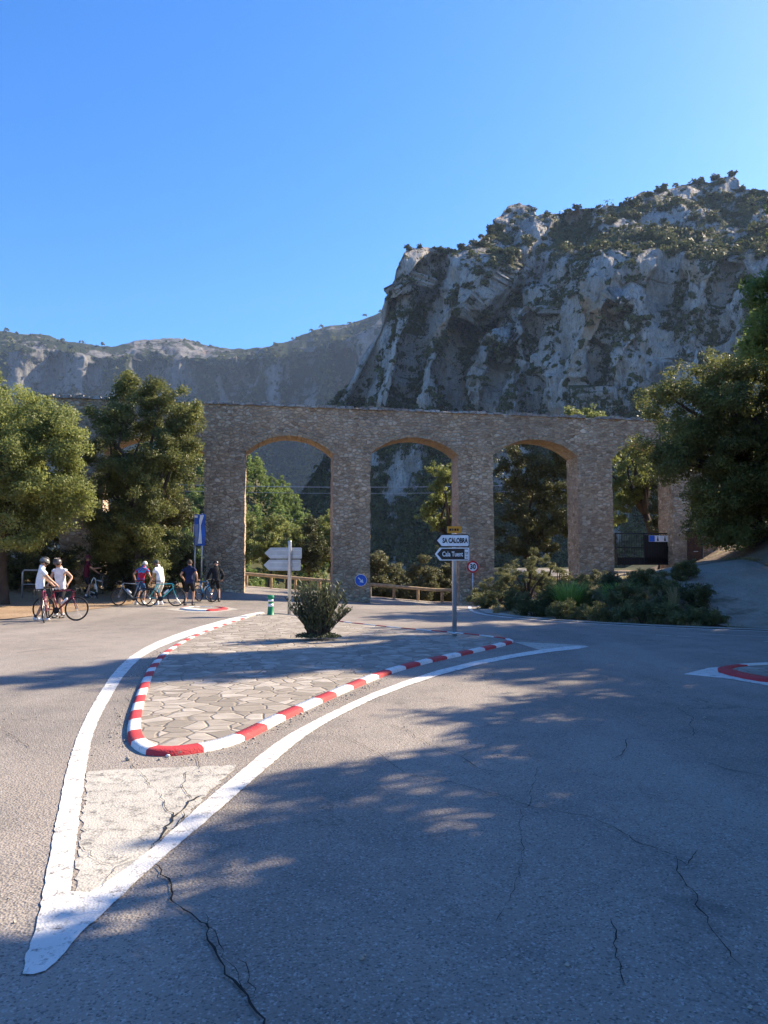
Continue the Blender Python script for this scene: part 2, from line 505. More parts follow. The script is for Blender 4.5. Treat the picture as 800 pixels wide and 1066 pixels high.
def crown_points(C, rc, n, sub=9):
    """leaf positions: each clump is a bunch of tufts"""
    k = len(C)
    per = max(1, n // (k * sub))
    rr = rc * rng.uniform(.65, 1.25, size=k)
    D = unit(k * sub).reshape(k, sub, 3)
    D[:, :, 2] *= .8
    tc = C[:, None, :] + D * rr[:, None, None] * rng.uniform(.35, 1.0, size=(k, sub, 1))
    tt = (rng.random((k, 1)) * .55 + rng.random((k, sub)) * .3)
    d = unit(k * sub * per).reshape(k, sub, per, 3)
    rad = rc * .48 * rng.random((k, sub, per, 1)) ** .6
    P = tc[:, :, None, :] + d * rad * np.array([1, 1, .75])
    O = d * .6 + D[:, :, None, :] * .6 + np.array([0, 0, .25])
    O /= np.linalg.norm(O, axis=-1, keepdims=True)
    T = np.clip(tt[:, :, None] + rng.random((k, sub, per)) * .25, 0, 1)
    return P.reshape(-1, 3), O.reshape(-1, 3), T.ravel()

def limb_mesh(mb, base, fork, ends, r0, seed):
    g = random.Random(seed)
    base, fork = Vector(base), Vector(fork)
    mid = base.lerp(fork, .5) + Vector((g.uniform(-.12, .12), g.uniform(-.12, .12), 0))
    mb.tube([base - Vector((0, 0, .4)), base + Vector((0, 0, .15)), mid, fork], [r0 * 1.5, r0 * 1.15, r0 * .9, r0 * .75], 10)
    for e in ends:
        e = Vector(e); L = (e - fork).length
        a = fork.lerp(e, .35) + Vector((g.uniform(-.1, .1) * L, g.uniform(-.1, .1) * L, .12 * L))
        b = fork.lerp(e, .7) + Vector((g.uniform(-.08, .08) * L, g.uniform(-.08, .08) * L, .06 * L))
        mb.tube([fork - Vector((0, 0, .1)), a, b, e], [r0 * .55, r0 * .36, r0 * .2, r0 * .06], 6)
    return mb

def tree(name, label, base, ells, n_clump=60, rc=.8, n_leaf=24000, leaf=.11, mat='oak', trunk=.28, fork=None,
         group=None, seed=1, aspect=.55, limbs=12, inner=.35, cat='tree', under=None):
    """ells are relative to the base; trunk with limbs and a crown of leaf tufts"""
    root = thing(name, label, cat, base, 0, group)
    C = clumps(ells, n_clump, seed, inner)
    P, O, T = crown_points(C, rc, n_leaf)
    V, F, t = leaves(P, O, leaf, aspect, tint=T)
    mesh_np('crown', V, F, M[mat], root, attrs={'tint': t})
    g = random.Random(seed)
    fk = fork or (ells[0][0] * .5, ells[0][1] * .5, max(.5, min(e[2] - e[5] * .6 for e in ells)))
    pick = [C[i] for i in g.sample(range(len(C)), min(limbs, len(C)))]
    limb_mesh(MB(), (0, 0, 0), fk, pick, trunk, seed).build('trunk', M['bark'], root, True)
    return root

def shrub(name, label, base, r, h, n_leaf=3500, leaf=.07, mat='oak_dark', rc=.3, n_clump=16, group=None, seed=1, aspect=.45, cat='shrub'):
    root = thing(name, label, cat, base, 0, group)
    C = clumps([(0, 0, h * .5, r * .8, r * .8, h * .45)], n_clump, seed, .2)
    C[:, 2] = np.maximum(C[:, 2], .12 * h)
    P, O, T = crown_points(C, rc, n_leaf, 7)
    P[:, 2] = np.abs(P[:, 2])
    V, F, t = leaves(P, O, leaf, aspect, tint=T)
    mesh_np('foliage', V, F, M[mat], root, attrs={'tint': t})
    mb = MB(); g = random.Random(seed)
    for c in g.sample(list(C), min(9, len(C))):
        mb.tube([(0, 0, -.1), (c[0] * .4, c[1] * .4, c[2] * .55), tuple(c)], [.035 * h, .022 * h, .008 * h], 5)
    mb.build('stem', M['bark'], root)
    return root

def blades(n, r0, h, spread, width, seed, droop=.5, lean=(0, 0)):
    """arching blades springing from one foot"""
    g = np.random.default_rng(seed)
    a = g.random(n) * 2 * PI; rb = r0 * np.sqrt(g.random(n)); L = h * g.uniform(.55, 1.1, n); sp = spread * g.uniform(.2, 1.1, n)
    D = np.stack([np.cos(a), np.sin(a), 0 * a], 1); S = np.stack([-np.sin(a), np.cos(a), 0 * a], 1)
    base = D * rb[:, None]
    V = []; ts = np.linspace(0, 1, 5)
    for t in ts:
        c = base + D * (sp * t ** 1.5)[:, None] + np.array([lean[0], lean[1], 0]) * t ** 2
        c[:, 2] = L * (t - droop * t ** 2.6)
        w = width * (1 - t) ** .7 + .0015
        V += [c - S * w * .5, c + S * w * .5]
    V = np.stack(V, 1)
    idx = np.arange(n)[:, None] * 10
    F = np.concatenate([idx + np.array([2 * i, 2 * i + 1, 2 * i + 3, 2 * i + 2]) for i in range(4)])
    tint = np.repeat(g.random(n), 10)
    return V.reshape(-1, 3), F, tint

def grass_tuft(name, label, base, n, r0, h, spread, width, mat, seed, group=None, cat='grass tuft'):
    V, F, t = blades(n, r0, h, spread, width, seed)
    o = mesh_np(name, V, F, M[mat], attrs={'tint': t})
    o.location = base
    return tag(o, label, cat, group)

# ------------------------------------------------------------------ ground sheets
def axis(parts):
    return np.unique(np.concatenate([np.linspace(a, b, n) for a, b, n in parts]))

def in_poly(x, y, poly):
    c = np.zeros(x.shape, bool); n = len(poly)
    for i in range(n):
        x1, y1 = poly[i]; x2, y2 = poly[(i + 1) % n]
        with np.errstate(divide='ignore', invalid='ignore'):
            c ^= ((y1 > y) != (y2 > y)) & (x < (x2 - x1) * (y - y1) / (y2 - y1 + 1e-12) + x1)
    return c

def resample(poly, step, closed=True):
    out = []
    n = len(poly)
    for i in range(n if closed else n - 1):
        a, b = np.array(poly[i], float), np.array(poly[(i + 1) % n], float)
        k = max(1, int(np.ceil(np.linalg.norm(b - a) / step)))
        for j in range(k): out.append(tuple(a + (b - a) * j / k))
    if not closed: out.append(tuple(poly[-1]))
    return out

def smooth_line(pts, it=2, closed=False):
    pts = [tuple(p) for p in pts]
    for _ in range(it):
        q = [] if closed else [pts[0]]
        n = len(pts)
        for i in range(n if closed else n - 1):
            a, b = pts[i], pts[(i + 1) % n]
            q.append((.75 * a[0] + .25 * b[0], .75 * a[1] + .25 * b[1])); q.append((.25 * a[0] + .75 * b[0], .25 * a[1] + .75 * b[1]))
        if not closed: q.append(pts[-1])
        pts = q
    return pts

def drape(name, poly, step, mat, dz, hfun=None, flat=None):
    """a sheet with this outline lying on the ground"""
    hfun = hfun or ground_h
    b = resample(poly, step)
    bx = np.array(b)
    xs = np.arange(bx[:, 0].min(), bx[:, 0].max(), step); ys = np.arange(bx[:, 1].min(), bx[:, 1].max(), step)
    gx, gy = np.meshgrid(xs + step * .37, ys + step * .41); gx, gy = gx.ravel(), gy.ravel()
    m = in_poly(gx, gy, b)
    vs = [Vector(p) for p in b] + [Vector((x, y)) for x, y in zip(gx[m], gy[m])]
    n = len(b)
    r = delaunay_2d_cdt(vs, [(i, (i + 1) % n) for i in range(n)], [], 1, 1e-5)
    V2 = np.array([(v.x, v.y) for v in r[0]]); T = np.array([f for f in r[2] if len(f) == 3])
    cen = V2[T].mean(1)
    T = T[in_poly(cen[:, 0], cen[:, 1], b)]
    a, bb, c = V2[T[:, 0]], V2[T[:, 1]], V2[T[:, 2]]
    fl = ((bb - a)[:, 0] * (c - a)[:, 1] - (bb - a)[:, 1] * (c - a)[:, 0]) < 0
    T[fl] = T[fl][:, ::-1]
    z = (hfun(V2[:, 0], V2[:, 1]) if flat is None else np.full(len(V2), flat)) + dz
    return structure(name, np.column_stack([V2, z]), T, mat, smooth=True)

def G2(pts, dz=0):
    return [tuple(gpt(x, y))[:2] for x, y in pts]

xs = axis([(-4500, -400, 9), (-400, -60, 35), (-60, -30, 31), (-30, 30, 121), (30, 60, 31), (60, 400, 35), (400, 4500, 9)])
ys = axis([(-4500, -300, 8), (-300, -20, 20), (-20, 60, 161), (60, 120, 41), (120, 400, 57), (400, 4500, 10)])
gx, gy = np.meshgrid(xs, ys)
gz = ground_h(gx.ravel(), gy.ravel())
ed = edge_dist(gx.ravel(), gy.ravel())
P3 = np.column_stack([gx.ravel(), gy.ravel(), gz])
rough = fbm(P3 * .35, 3) * .25 * sstep(1.5, 5, np.maximum(ed, -gx.ravel() - 12)) * (np.hypot(gx.ravel(), gy.ravel()) < 300)
P3[:, 2] += -.03 + rough * (1 - sstep(9.2, 10.2, gx.ravel()) * (1 - sstep(16, 17, gx.ravel())) * (gy.ravel() > 18))
nx, ny = len(xs), len(ys)
ii = (np.arange(ny - 1)[:, None] * nx + np.arange(nx - 1)[None]).ravel()
F = np.stack([ii, ii + 1, ii + 1 + nx, ii + nx], 1)
cy = P3[F].mean(1)
structure('ground', P3, F, [M['earth'], M['hill_earth']], smooth=True, midx=(np.hypot(cy[:, 0], cy[:, 1]) > 60).astype(int))

road_poly = [(-18, -14), (60, -14)] + [tuple(p) for p in EDGE[::-1][1:-2]] + [(4.4, 37), (5.0, 41), (5.6, 45), (-2, 45), (-9, 45), (-9, 40), (-9, 36.5), (-9.6, 33), (-10.4, 27), (-11, 21), (-14, 8)]
road_poly = smooth_line(road_poly, 1, True)
drape('road', road_poly, .5, M['asphalt'], 0)
drape('dirt_verge', [(-30, 18), (-13.2, 12), (-11.2, 20.5), (-10.3, 27), (-9.6, 32.6), (-9.2, 35.5), (-14, 35.2), (-22, 34), (-30, 32)], .5, M['dirt'], .012)
drv = smooth_line([(8.5, 19.5), (10.4, 18.6), (14.5, 16.6), (13.4, 19.5), (12.7, 23), (12.6, 27), (13.2, 31), (13.9, 38), (15.2, 50), (15.2, 75), (12, 75), (11.6, 50), (11.4, 40), (10.7, 35.5), (10.1, 31), (9.9, 27), (9.3, 24), (8.7, 21.5)], 2, True)
drape('driveway', drv, .3, M['drive'], .02, lambda x, y: ground_h(x, y) + .07 * fbm(np.column_stack([x * .9, y * .35, 0 * x]), 3) * sstep(0, 1.2, edge_dist(x, y)))
drape('near_verge', smooth_line([(6.4, -8), (6.4, 5), (7.6, 9.0), (10.2, 13.2), (13, 14.3), (22, 10.4), (40, -2), (40, -8)], 1, True), .5, M['dirt'], .012)
# pale concrete gutter along the far edge of the road
gl = smooth_line([tuple(p) for p in EDGE[1:10]], 2)
def ribbon(line, w0, w1):
    L = np.array(line); t = np.gradient(L, axis=0); t /= np.linalg.norm(t, axis=1)[:, None]
    nn = np.column_stack([-t[:, 1], t[:, 0]])
    return [tuple(p) for p in L + nn * w0] + [tuple(p) for p in (L + nn * w1)[::-1]]
M['concrete'] = ground_mat('pale_concrete', (.36, .33, .28), (.47, .43, .37), (.25, .22, .18), .66)
drape('gutter', ribbon(gl, -.28, .16), .4, M['concrete'], .016)
drape('edge_line', ribbon(gl, -.62, -.50), .4, M['white_paint'], .005)

# painted lines round the island, as they run in the photograph
LL = [(20, 1015), (40, 962), (52, 890), (64, 830), (70, 800), (83, 760), (100, 728), (118, 700), (140, 680), (170, 665), (215, 650), (268, 637)]
LR = [(279, 637.5), (236, 650), (189, 665), (153, 680), (131, 700), (113, 730), (97, 762), (90, 800), (84, 840), (78, 890), (72, 945)]
RL = [(150, 893), (205, 842), (250, 804), (280, 779), (304, 763), (350, 739), (400, 716.5), (470, 693.5), (548, 678.5), (600, 672)]
RR = [(618, 674), (552, 681.5), (476, 697), (402, 722), (352, 746), (322, 764), (300, 781), (262, 814), (225, 847), (160, 902), (110, 950), (80, 975), (64, 1000), (40, 1016)]
poly = G2(LL) + G2(LR) + G2(RL) + G2(RR)
def ragged(line, amp, seed):
    q = np.array(resample(line, .05)); g = np.random.default_rng(seed)
    return [tuple(p) for p in q + np.column_stack([pnoise(np.column_stack([q * 16, 0 * q[:, :1] + k])) for k in (.3, 7.7)]) * amp * 1.6 + g.normal(size=q.shape) * amp * .25]
drape('road_line', ragged(smooth_line(poly, 1, True), .005, 1), .3, M['white_paint'], .007)
drape('worn_marking', ragged(G2([(92, 803), (170, 800), (248, 797), (200, 843), (152, 890), (110, 922), (78, 944), (81, 900), (86, 850)]), .02, 2), .2, M['worn_paint'], .004)
drape('gore_marking', G2([(534, 668), (612, 672), (600, 675), (566, 678)]), .3, M['worn_paint'], .004)
drape('island_tip_marking', G2([(712, 702), (738, 695.5), (800, 690.5), (880, 689), (940, 700), (880, 716), (800, 714), (760, 707)]), .3, M['white_paint'], .005)
drape('splitter_marking', G2([(170, 634.2), (203, 631.8), (236, 632), (249, 634.4), (226, 637.6), (196, 637.2)]), .3, M['worn_paint'], .005)
for a, b in (((683, 661), (698, 661.8)), ((705, 662.3), (721, 663)), ((728, 660), (800, 663)), ((795, 668), (840, 670))):
    q = G2([a, b]); d = Vector(q[1]) - Vector(q[0]); w = Vector((-d.y, d.x)).normalized() * .06
    p0, p1 = Vector(q[0]), Vector(q[1])
    drape('lane_dash', [tuple(p0 - w), tuple(p1 - w), tuple(p1 + w), tuple(p0 + w)], .4, M['worn_paint'], .005)
drape('far_edge_line', ribbon(smooth_line(G2([(272, 638), (330, 632), (400, 630), (470, 634), (560, 644)]), 2), -.06, .06), .4, M['worn_paint'], .005)

# cracks
def crack(pts, w, seed, branch=True):
    g = random.Random(seed)
    line = resample(G2(pts), .06, False)
    V, F = [], []
    ox = oy = 0
    for i, (x, y) in enumerate(line):
        ox = ox * .8 + g.gauss(0, .011); oy = oy * .8 + g.gauss(0, .011)
        a = line[max(0, i - 1)]; b = line[min(len(line) - 1, i + 1)]
        d = Vector((b[0] - a[0], b[1] - a[1])).normalized(); nrm = Vector((-d.y, d.x))
        ww = w * .62 * g.uniform(.3, 1.3) * (.3 if i in (0, len(line) - 1) else 1)
        for s in (-1, 1): V.append((x + ox + nrm.x * s * ww / 2, y + oy + nrm.y * s * ww / 2))
        if i: F.append((2 * i - 2, 2 * i - 1, 2 * i + 1, 2 * i))
    return V, F
CR = [([(160, 900), (175, 915), (185, 935), (205, 950), (222, 975), (240, 1000), (250, 1030), (262, 1050), (280, 1075)], .017),
      ([(210, 955), (226, 985), (246, 1012), (256, 1040)], .008), ([(240, 1000), (258, 1018), (262, 1045)], .007),
      ([(160, 884), (168, 866), (182, 852), (197, 838), (210, 828)], .022), ([(168, 866), (180, 862), (190, 846)], .014), ([(182, 852), (172, 838), (163, 828)], .012),
      ([(200, 832), (192, 818), (196, 806), (212, 800), (204, 788)], .008), ([(163, 828), (150, 812), (140, 795)], .008), ([(212, 800), (232, 812)], .007),
      ([(418, 806), (470, 815), (530, 832), (560, 842), (612, 850), (640, 865), (665, 880), (703, 895), (717, 915), (735, 950), (752, 975), (775, 1005)], .011),
      ([(703, 895), (718, 903), (728, 886)], .008), ([(410, 755), (450, 778), (480, 790), (500, 803), (530, 806)], .010), ([(480, 790), (510, 775)], .007),
      ([(350, 765), (392, 784), (418, 806)], .008), ([(650, 781), (652, 770), (690, 773), (718, 768), (722, 750), (708, 738)], .010), ([(640, 791), (650, 781)], .012),
      ([(560, 720), (600, 735), (628, 742)], .008), ([(740, 795), (770, 805), (800, 812)], .012), ([(0, 762), (18, 768), (30, 780)], .010), ([(0, 712), (30, 716), (62, 713)], .008),
      ([(632, 958), (634, 985), (640, 1002), (648, 1030)], .009), ([(560, 800), (545, 850), (540, 900), (520, 960)], .005), ([(80, 880), (110, 902), (140, 893)], .007), ([(95, 930), (120, 905), (150, 895)], .006)]
V, F = [], []
for k, (p, w) in enumerate(CR):
    v, f = crack(p, w, k); b = len(V); V += v; F += [tuple(i + b for i in q) for q in f]
V = np.array(V); structure('road_crack', np.column_stack([V, ground_h(V[:, 0], V[:, 1]) + .011]), np.array(F), M['crack'])

# ------------------------------------------------------------------ traffic islands
def island(name, px, label, seg, h=.12, w=.2, paving='paving', red=None, smooth=1, colours=None):
    out = smooth_line(G2(px), smooth, True)
    out = resample(out, .09)
    A = np.array(out); n = len(A)
    area = .5 * np.sum(A[:, 0] * np.roll(A[:, 1], -1) - A[:, 1] * np.roll(A[:, 0], -1))
    if area < 0: A = A[::-1]
    t = np.roll(A, -1, 0) - np.roll(A, 1, 0); t /= np.linalg.norm(t, axis=1)[:, None]
    for _ in range(3): t = (np.roll(t, 1, 0) + t * 2 + np.roll(t, -1, 0)); t /= np.linalg.norm(t, axis=1)[:, None]
    nin = np.column_stack([-t[:, 1], t[:, 0]])
    g0 = ground_h(A[:, 0], A[:, 1])
    rings = []
    for off, z in ((0, -.05), (.012, h * .72), (.045, h), (w, h + .006), (w + .004, h - .03)):
        q = A + nin * off; rings.append(np.column_stack([q, g0 + z]))
    V = np.concatenate(rings)
    ln = np.concatenate([[0], np.cumsum(np.linalg.norm(np.diff(A, axis=0), axis=1))])
    F, mi = [], []
    for r in range(4):
        for i in range(n):
            j = (i + 1) % n
            F.append((r * n + i, r * n + j, (r + 1) * n + j, (r + 1) * n + i)); mi.append(colours(ln[i], A[i]))
    k = structure('kerb', V, np.array(F), [M['kerb_white'], M['red_paint'], M['concrete']], midx=mi)
    inner = [tuple(p) for p in (A + nin * (w + .002))[::4]]
    top = drape(name, inner, .3, M[paving], h - .012)
    return top, k, A

def stripes(seg):
    return lambda l, p: (2 if p[1] > 22.6 else int((l + .30) // seg) % 2)
IS = [(137, 779), (150, 786.5), (172, 788), (192, 786.5), (220, 782.5), (245, 776), (270, 765), (295, 751), (320, 739.5), (345, 728), (370, 717), (400, 704), (440, 692), (490, 681), (533, 671), (536, 667.5),
      (520, 665), (480, 660.5), (420, 655.5), (361, 649), (300, 640.5), (277, 639.5), (262, 642), (235, 650), (200, 663), (172, 678), (155, 695), (145, 715), (137, 737), (132, 756), (131.5, 770)]
island('island_paving', IS, '', .5, .052, .128, colours=stripes(.5))
island('side_island_paving', [(742, 698.5), (760, 694.5), (800, 692), (860, 692), (915, 700), (860, 713.5), (800, 711.5), (765, 705.5)], '', .5, .05, .2, colours=lambda l, p: 1 if (p[0] < 5.55) else 0)
island('splitter_island_paving', [(184, 634), (203, 632.6), (230, 633), (241, 634.6), (224, 636.6), (198, 636.3)], '', .5, .06, .25, colours=lambda l, p: 1 if (p[0] < -7.2 or p[0] > -6.0) else 0)

# ------------------------------------------------------------------ the aqueduct
KW = .15
es = Vector((1, KW, 0)).normalized(); et = Vector((-KW, 1, 0)).normalized()
W0 = Vector((-0.041 * 37.7, 37.9 - .041 * 37.7 * KW, 0))
TH = 1.5
def W(s, t, z): return W0 + es * s + et * t + Vector((0, 0, z))
def wall_sz(px, py, t=0.0):
    d = ray(px, py); o = W0 + et * t - Vector((0, 0, EYE)); k = o.dot(et) / d.dot(et)
    p = d * k + Vector((0, 0, EYE)); return (p - W0).dot(es), p.z
topA, topB = wall_sz(50, 413), wall_sz(640, 436)
def topz(s): return topA[1] + (topB[1] - topA[1]) * (s - topA[0]) / (topB[0] - topA[0])
PIER = [(-200, -158), (-65, -24), (64, 107), (213, 255.5), (347, 386), (477.5, 514), (602, 638), (700, 737)]
PS = [(wall_sz(a, 500)[0], wall_sz(b, 500)[0]) for a, b in PIER]
SPR = [(470, 453), (470, 453), (470, 453), (471, 453), (472, 455), (474, 457), (478, 461)]      # spring and crown of the arch right of pier k
ARCH = []
for k in range(7):
    a, b = PS[k][1], PS[k + 1][0]; xm = (PIER[k][1] + PIER[k + 1][0]) / 2
    zs = wall_sz(xm, SPR[k][0])[1]; zc = wall_sz(xm, SPR[k][1])[1]
    ARCH.append((a, b, zs, zc))

def wob(P):
    P = np.asarray(P, float)
    q = P * 1.7
    return P + np.column_stack([pnoise(q), pnoise(q + 31), pnoise(q + 77)]) * .05 + np.column_stack([pnoise(q * 3 + 5), pnoise(q * 3 + 41), pnoise(q * 3 + 87)]) * .025

class GB:
    def __init__(s): s.V, s.F, s.n = [], [], 0
    def patch(s, f, nu, nv, flip=False):
        u, v = np.meshgrid(np.linspace(0, 1, nu + 1), np.linspace(0, 1, nv + 1))
        P = np.array([f(a, b) for a, b in zip(u.ravel(), v.ravel())])
        i = (np.arange(nv)[:, None] * (nu + 1) + np.arange(nu)[None]).ravel() + s.n
        q = np.stack([i, i + 1, i + nu + 2, i + nu + 1], 1)
        s.V.append(P); s.F.append(q[:, ::-1] if flip else q); s.n += len(P)
    def build(s, name, mat, parent):
        return mesh_np(name, wob(np.concatenate(s.V)), np.concatenate(s.F), mat, parent)

aq = thing('aqueduct', 'old rubble stone aqueduct with tall low arched openings spanning behind the road', 'aqueduct', (0, 0, 0))
def arc(k, u):
    a, b, zs, zc = ARCH[k]; c = b - a; r = zc - zs; Rr = (c * c / 4 + r * r) / (2 * r); m = (a + b) / 2
    half = math.asin(c / 2 / Rr); th = -half + 2 * half * u
    return m + Rr * math.sin(th), zc - Rr + Rr * math.cos(th)
zsp = lambda k: min(ARCH[max(0, k - 1)][2], ARCH[min(6, k)][2])
for k, (a, b) in enumerate(PS):
    zl = ARCH[k - 1][2] if k > 0 else ARCH[0][2]; zr = ARCH[k][2] if k < 7 else ARCH[6][2]
    g = GB(); lo = -1.6
    bat = .9 if k == 7 else 0.0          # the end pier leans outwards at its foot
    def side(s0, s1, z0, z1): return lambda u, v: W(s0 + (s1 - s0) * u, 0, z0 + (z1 - z0) * v)
    ztop = (zl, zr)
    def fr(u, v, t):
        zt = ztop[0] + (ztop[1] - ztop[0]) * u
        return W(a + (b + bat * (1 - v) - a) * u, t, lo + (zt - lo) * v)
    nz = 36
    g.patch(lambda u, v: fr(u, v, 0), 8, nz)
    g.patch(lambda u, v: fr(u, v, TH), 8, nz, True)
    g.build('pier', M['stone'], aq)
    g = GB()
    g.patch(lambda u, v: fr(0, v, TH * (1 - u)), 7, nz)
    g.patch(lambda u, v: fr(1, v, TH * u), 7, nz)
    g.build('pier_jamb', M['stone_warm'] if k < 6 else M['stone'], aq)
g = GB()
S_L, S_R = PS[0][0], PS[7][1]
for k, (a, b) in enumerate(PS):
    zl = ARCH[k - 1][2] if k > 0 else ARCH[0][2]; zr = ARCH[k][2] if k < 7 else ARCH[6][2]
    f = lambda u, v, t: W(a + (b - a) * u, t, (zl + (zr - zl) * u) * (1 - v) + topz(a + (b - a) * u) * v)
    g.patch(lambda u, v: f(u, v, 0), 8, 10); g.patch(lambda u, v: f(u, v, TH), 8, 10, True)
for k in range(7):
    def f(u, v, t):
        s, z = arc(k, u); return W(s, t, z * (1 - v) + topz(s) * v)
    g.patch(lambda u, v: f(u, v, 0), 24, 8); g.patch(lambda u, v: f(u, v, TH), 24, 8, True)
g.patch(lambda u, v: W(S_L + (S_R - S_L) * u, TH * v, topz(S_L + (S_R - S_L) * u)), 200, 5)
g.patch(lambda u, v: W(S_R, TH * u, ARCH[6][2] * (1 - v) + topz(S_R) * v), 5, 10)
g.build('spandrel_wall', M['stone'], aq)
for k in range(7):       # the arch ring: wedge-shaped stones and the soffit, a finger proud of the wall
    mb = MB(); a, b, zs, zc = ARCH[k]; n = 19; gg = random.Random(k)
    c = b - a; r = zc - zs; Rr = (c * c / 4 + r * r) / (2 * r); m = (a + b) / 2; cz = zc - Rr; half = math.asin(c / 2 / Rr)
    for i in range(n):
        t0 = -half + 2 * half * (i + .03) / n; t1 = -half + 2 * half * (i + .97) / n
        ra, rb = Rr - .02 - gg.random() * .015, Rr + .20 + gg.uniform(-.06, .06)
        f0, f1 = -.02 - gg.random() * .03, TH + .03
        V = []
        for tt in (f0, f1):
            for th, rr in ((t0, ra), (t1, ra), (t1, rb), (t0, rb)):
                V.append(W(m + rr * math.sin(th), tt, cz + rr * math.cos(th)))
        mb.add(V, [(0, 1, 2, 3), (7, 6, 5, 4), (1, 0, 4, 5), (2, 1, 5, 6), (3, 2, 6, 7), (0, 3, 7, 4)])
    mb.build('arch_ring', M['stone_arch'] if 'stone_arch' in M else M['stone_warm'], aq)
mb = MB(); gg = random.Random(9); s = S_L
rotw = Matrix.Rotation(math.atan(KW), 3, 'Z')
while s < S_R:
    L = gg.uniform(.22, .6)
    for t, wd in ((.22, .6), (.78, .55), (1.28, .5)):
        h = gg.uniform(.08, .19)
        if gg.random() < .92:
            mb.box(W(s + L / 2, t + gg.uniform(-.05, .03), topz(s) + h / 2 - .04), (L * .96, wd, h), rotw @ Matrix.Rotation(gg.uniform(-.05, .05), 3, 'Y'), 0, gg.uniform(.82, .97))
    s += L
mb.build('coping', M['coping'], aq)
# ------------------------------------------------------------------ mountains
def interp(x, pts):
    p = np.array(pts, float); return np.interp(x, p[:, 0], p[:, 1])

def poly_dist(x, y, line):
    best = np.full(x.shape, 1e9)
    for a, b in zip(line[:-1], line[1:]):
        a, b = np.array(a, float), np.array(b, float); d = b - a
        t = np.clip(((x - a[0]) * d[0] + (y - a[1]) * d[1]) / (d @ d), 0, 1)
        best = np.minimum(best, np.hypot(x - a[0] - t * d[0], y - a[1] - t * d[1]))
    return best

def rays_np(px, py):
    a = (px - 400) / FPX; b = (533 - py) / FPX; c, s = math.cos(PITCH), math.sin(PITCH)
    y = c - b * s
    return a / y, (s + b * c) / y          # lateral and vertical slope per metre of distance

def project(P):
    c, s = math.cos(PITCH), math.sin(PITCH)
    x, y, z = P[:, 0], P[:, 1], P[:, 2] - EYE
    f = y * c + z * s; u = -y * s + z * c
    return 400 + FPX * x / f, 533 - FPX * u / f

def grid_normals(G):
    du = np.gradient(G, axis=1); dv = np.gradient(G, axis=0)
    n = np.cross(du, dv); n /= np.linalg.norm(n, axis=2, keepdims=True) + 1e-9
    return n

def mountain(name, mat, xs, ridge, ybase, depth, nv, back, amps, veg_fun, rimline=None):
    ny = nv
    v = np.linspace(0, 1, ny)
    X = np.tile(xs, (ny, 1)); Yr = interp(xs, ridge)
    Y = ybase + (Yr - ybase)[None, :] * v[:, None]
    D = depth(X, Y)
    a, b = rays_np(X, Y)
    G = np.stack([a * D, D, EYE + b * D], 2)
    # the far side falls away behind the ridge
    nb = 14
    rows = []
    last = G[-1]
    for i in range(1, nb + 1):
        k = i / nb
        r = last.copy(); sc = 1 + back * k / last[:, 1]
        r[:, 0] *= sc; r[:, 1] *= sc; r[:, 2] = last[:, 2] * (1 - k ** 1.6) - 30 * k ** 1.6
        rows.append(r)
    G = np.concatenate([G, np.array(rows)], 0)
    N = grid_normals(G)
    sgn = np.sign((N * np.array([0, -1, .6])).sum(2)); 
    N *= np.where(sgn == 0, 1, sgn)[:, :, None] if True else 1
    P = G.reshape(-1, 3); NN = N.reshape(-1, 3)
    disp = 0
    for amp, sc, kz, rid in amps:
        q = P * np.array([1, 1, kz]) / sc
        q = q + .45 * np.column_stack([pnoise(q * 1.3 + 9), pnoise(q * 1.3 + 55), pnoise(q * 1.3 + 93)])
        disp = disp + amp * fbm(q, 4, rid, .55)
    damp = np.concatenate([1 - .6 * sstep(.93, 1.0, v), np.full(nb, .4)])
    disp = disp * np.repeat(damp, len(xs))
    if rimline is not None:
        disp = disp * (.62 + .38 * sstep(405, 450, np.tile(xs, ny + nb)))
        ee = interp(np.tile(xs, ny + nb), rimline) - np.concatenate([Y.ravel(), np.tile(Yr - 2, nb)])
        disp = disp * (1 - .6 * np.exp(-((ee - 4) / 13) ** 2))
    Q = P + NN * np.atleast_1d(disp)[:, None]
    G2_ = Q.reshape(G.shape)
    N2 = grid_normals(G2_); s2 = np.sign((N2 * np.array([0, -1, .6])).sum(2)); N2 *= np.where(s2 == 0, 1, s2)[:, :, None]
    px, py = np.tile(X, (1, 1)), Y
    PX = np.concatenate([X, np.tile(xs, (nb, 1))]); PY = np.concatenate([Y, np.tile(Yr, (nb, 1)) - 2])
    veg = veg_fun(PX, PY, N2, G2_, disp.reshape(PX.shape))
    rows_n, cols_n = G.shape[:2]
    ii = (np.arange(rows_n - 1)[:, None] * cols_n + np.arange(cols_n - 1)[None]).ravel()
    F = np.stack([ii, ii + 1, ii + 1 + cols_n, ii + cols_n], 1)
    o = structure(name, Q, F, M[mat], smooth=False, attrs={'veg': veg.ravel()})
    return o, Q[:ny * cols_n], veg[:ny].ravel(), N2[:ny].reshape(-1, 3)

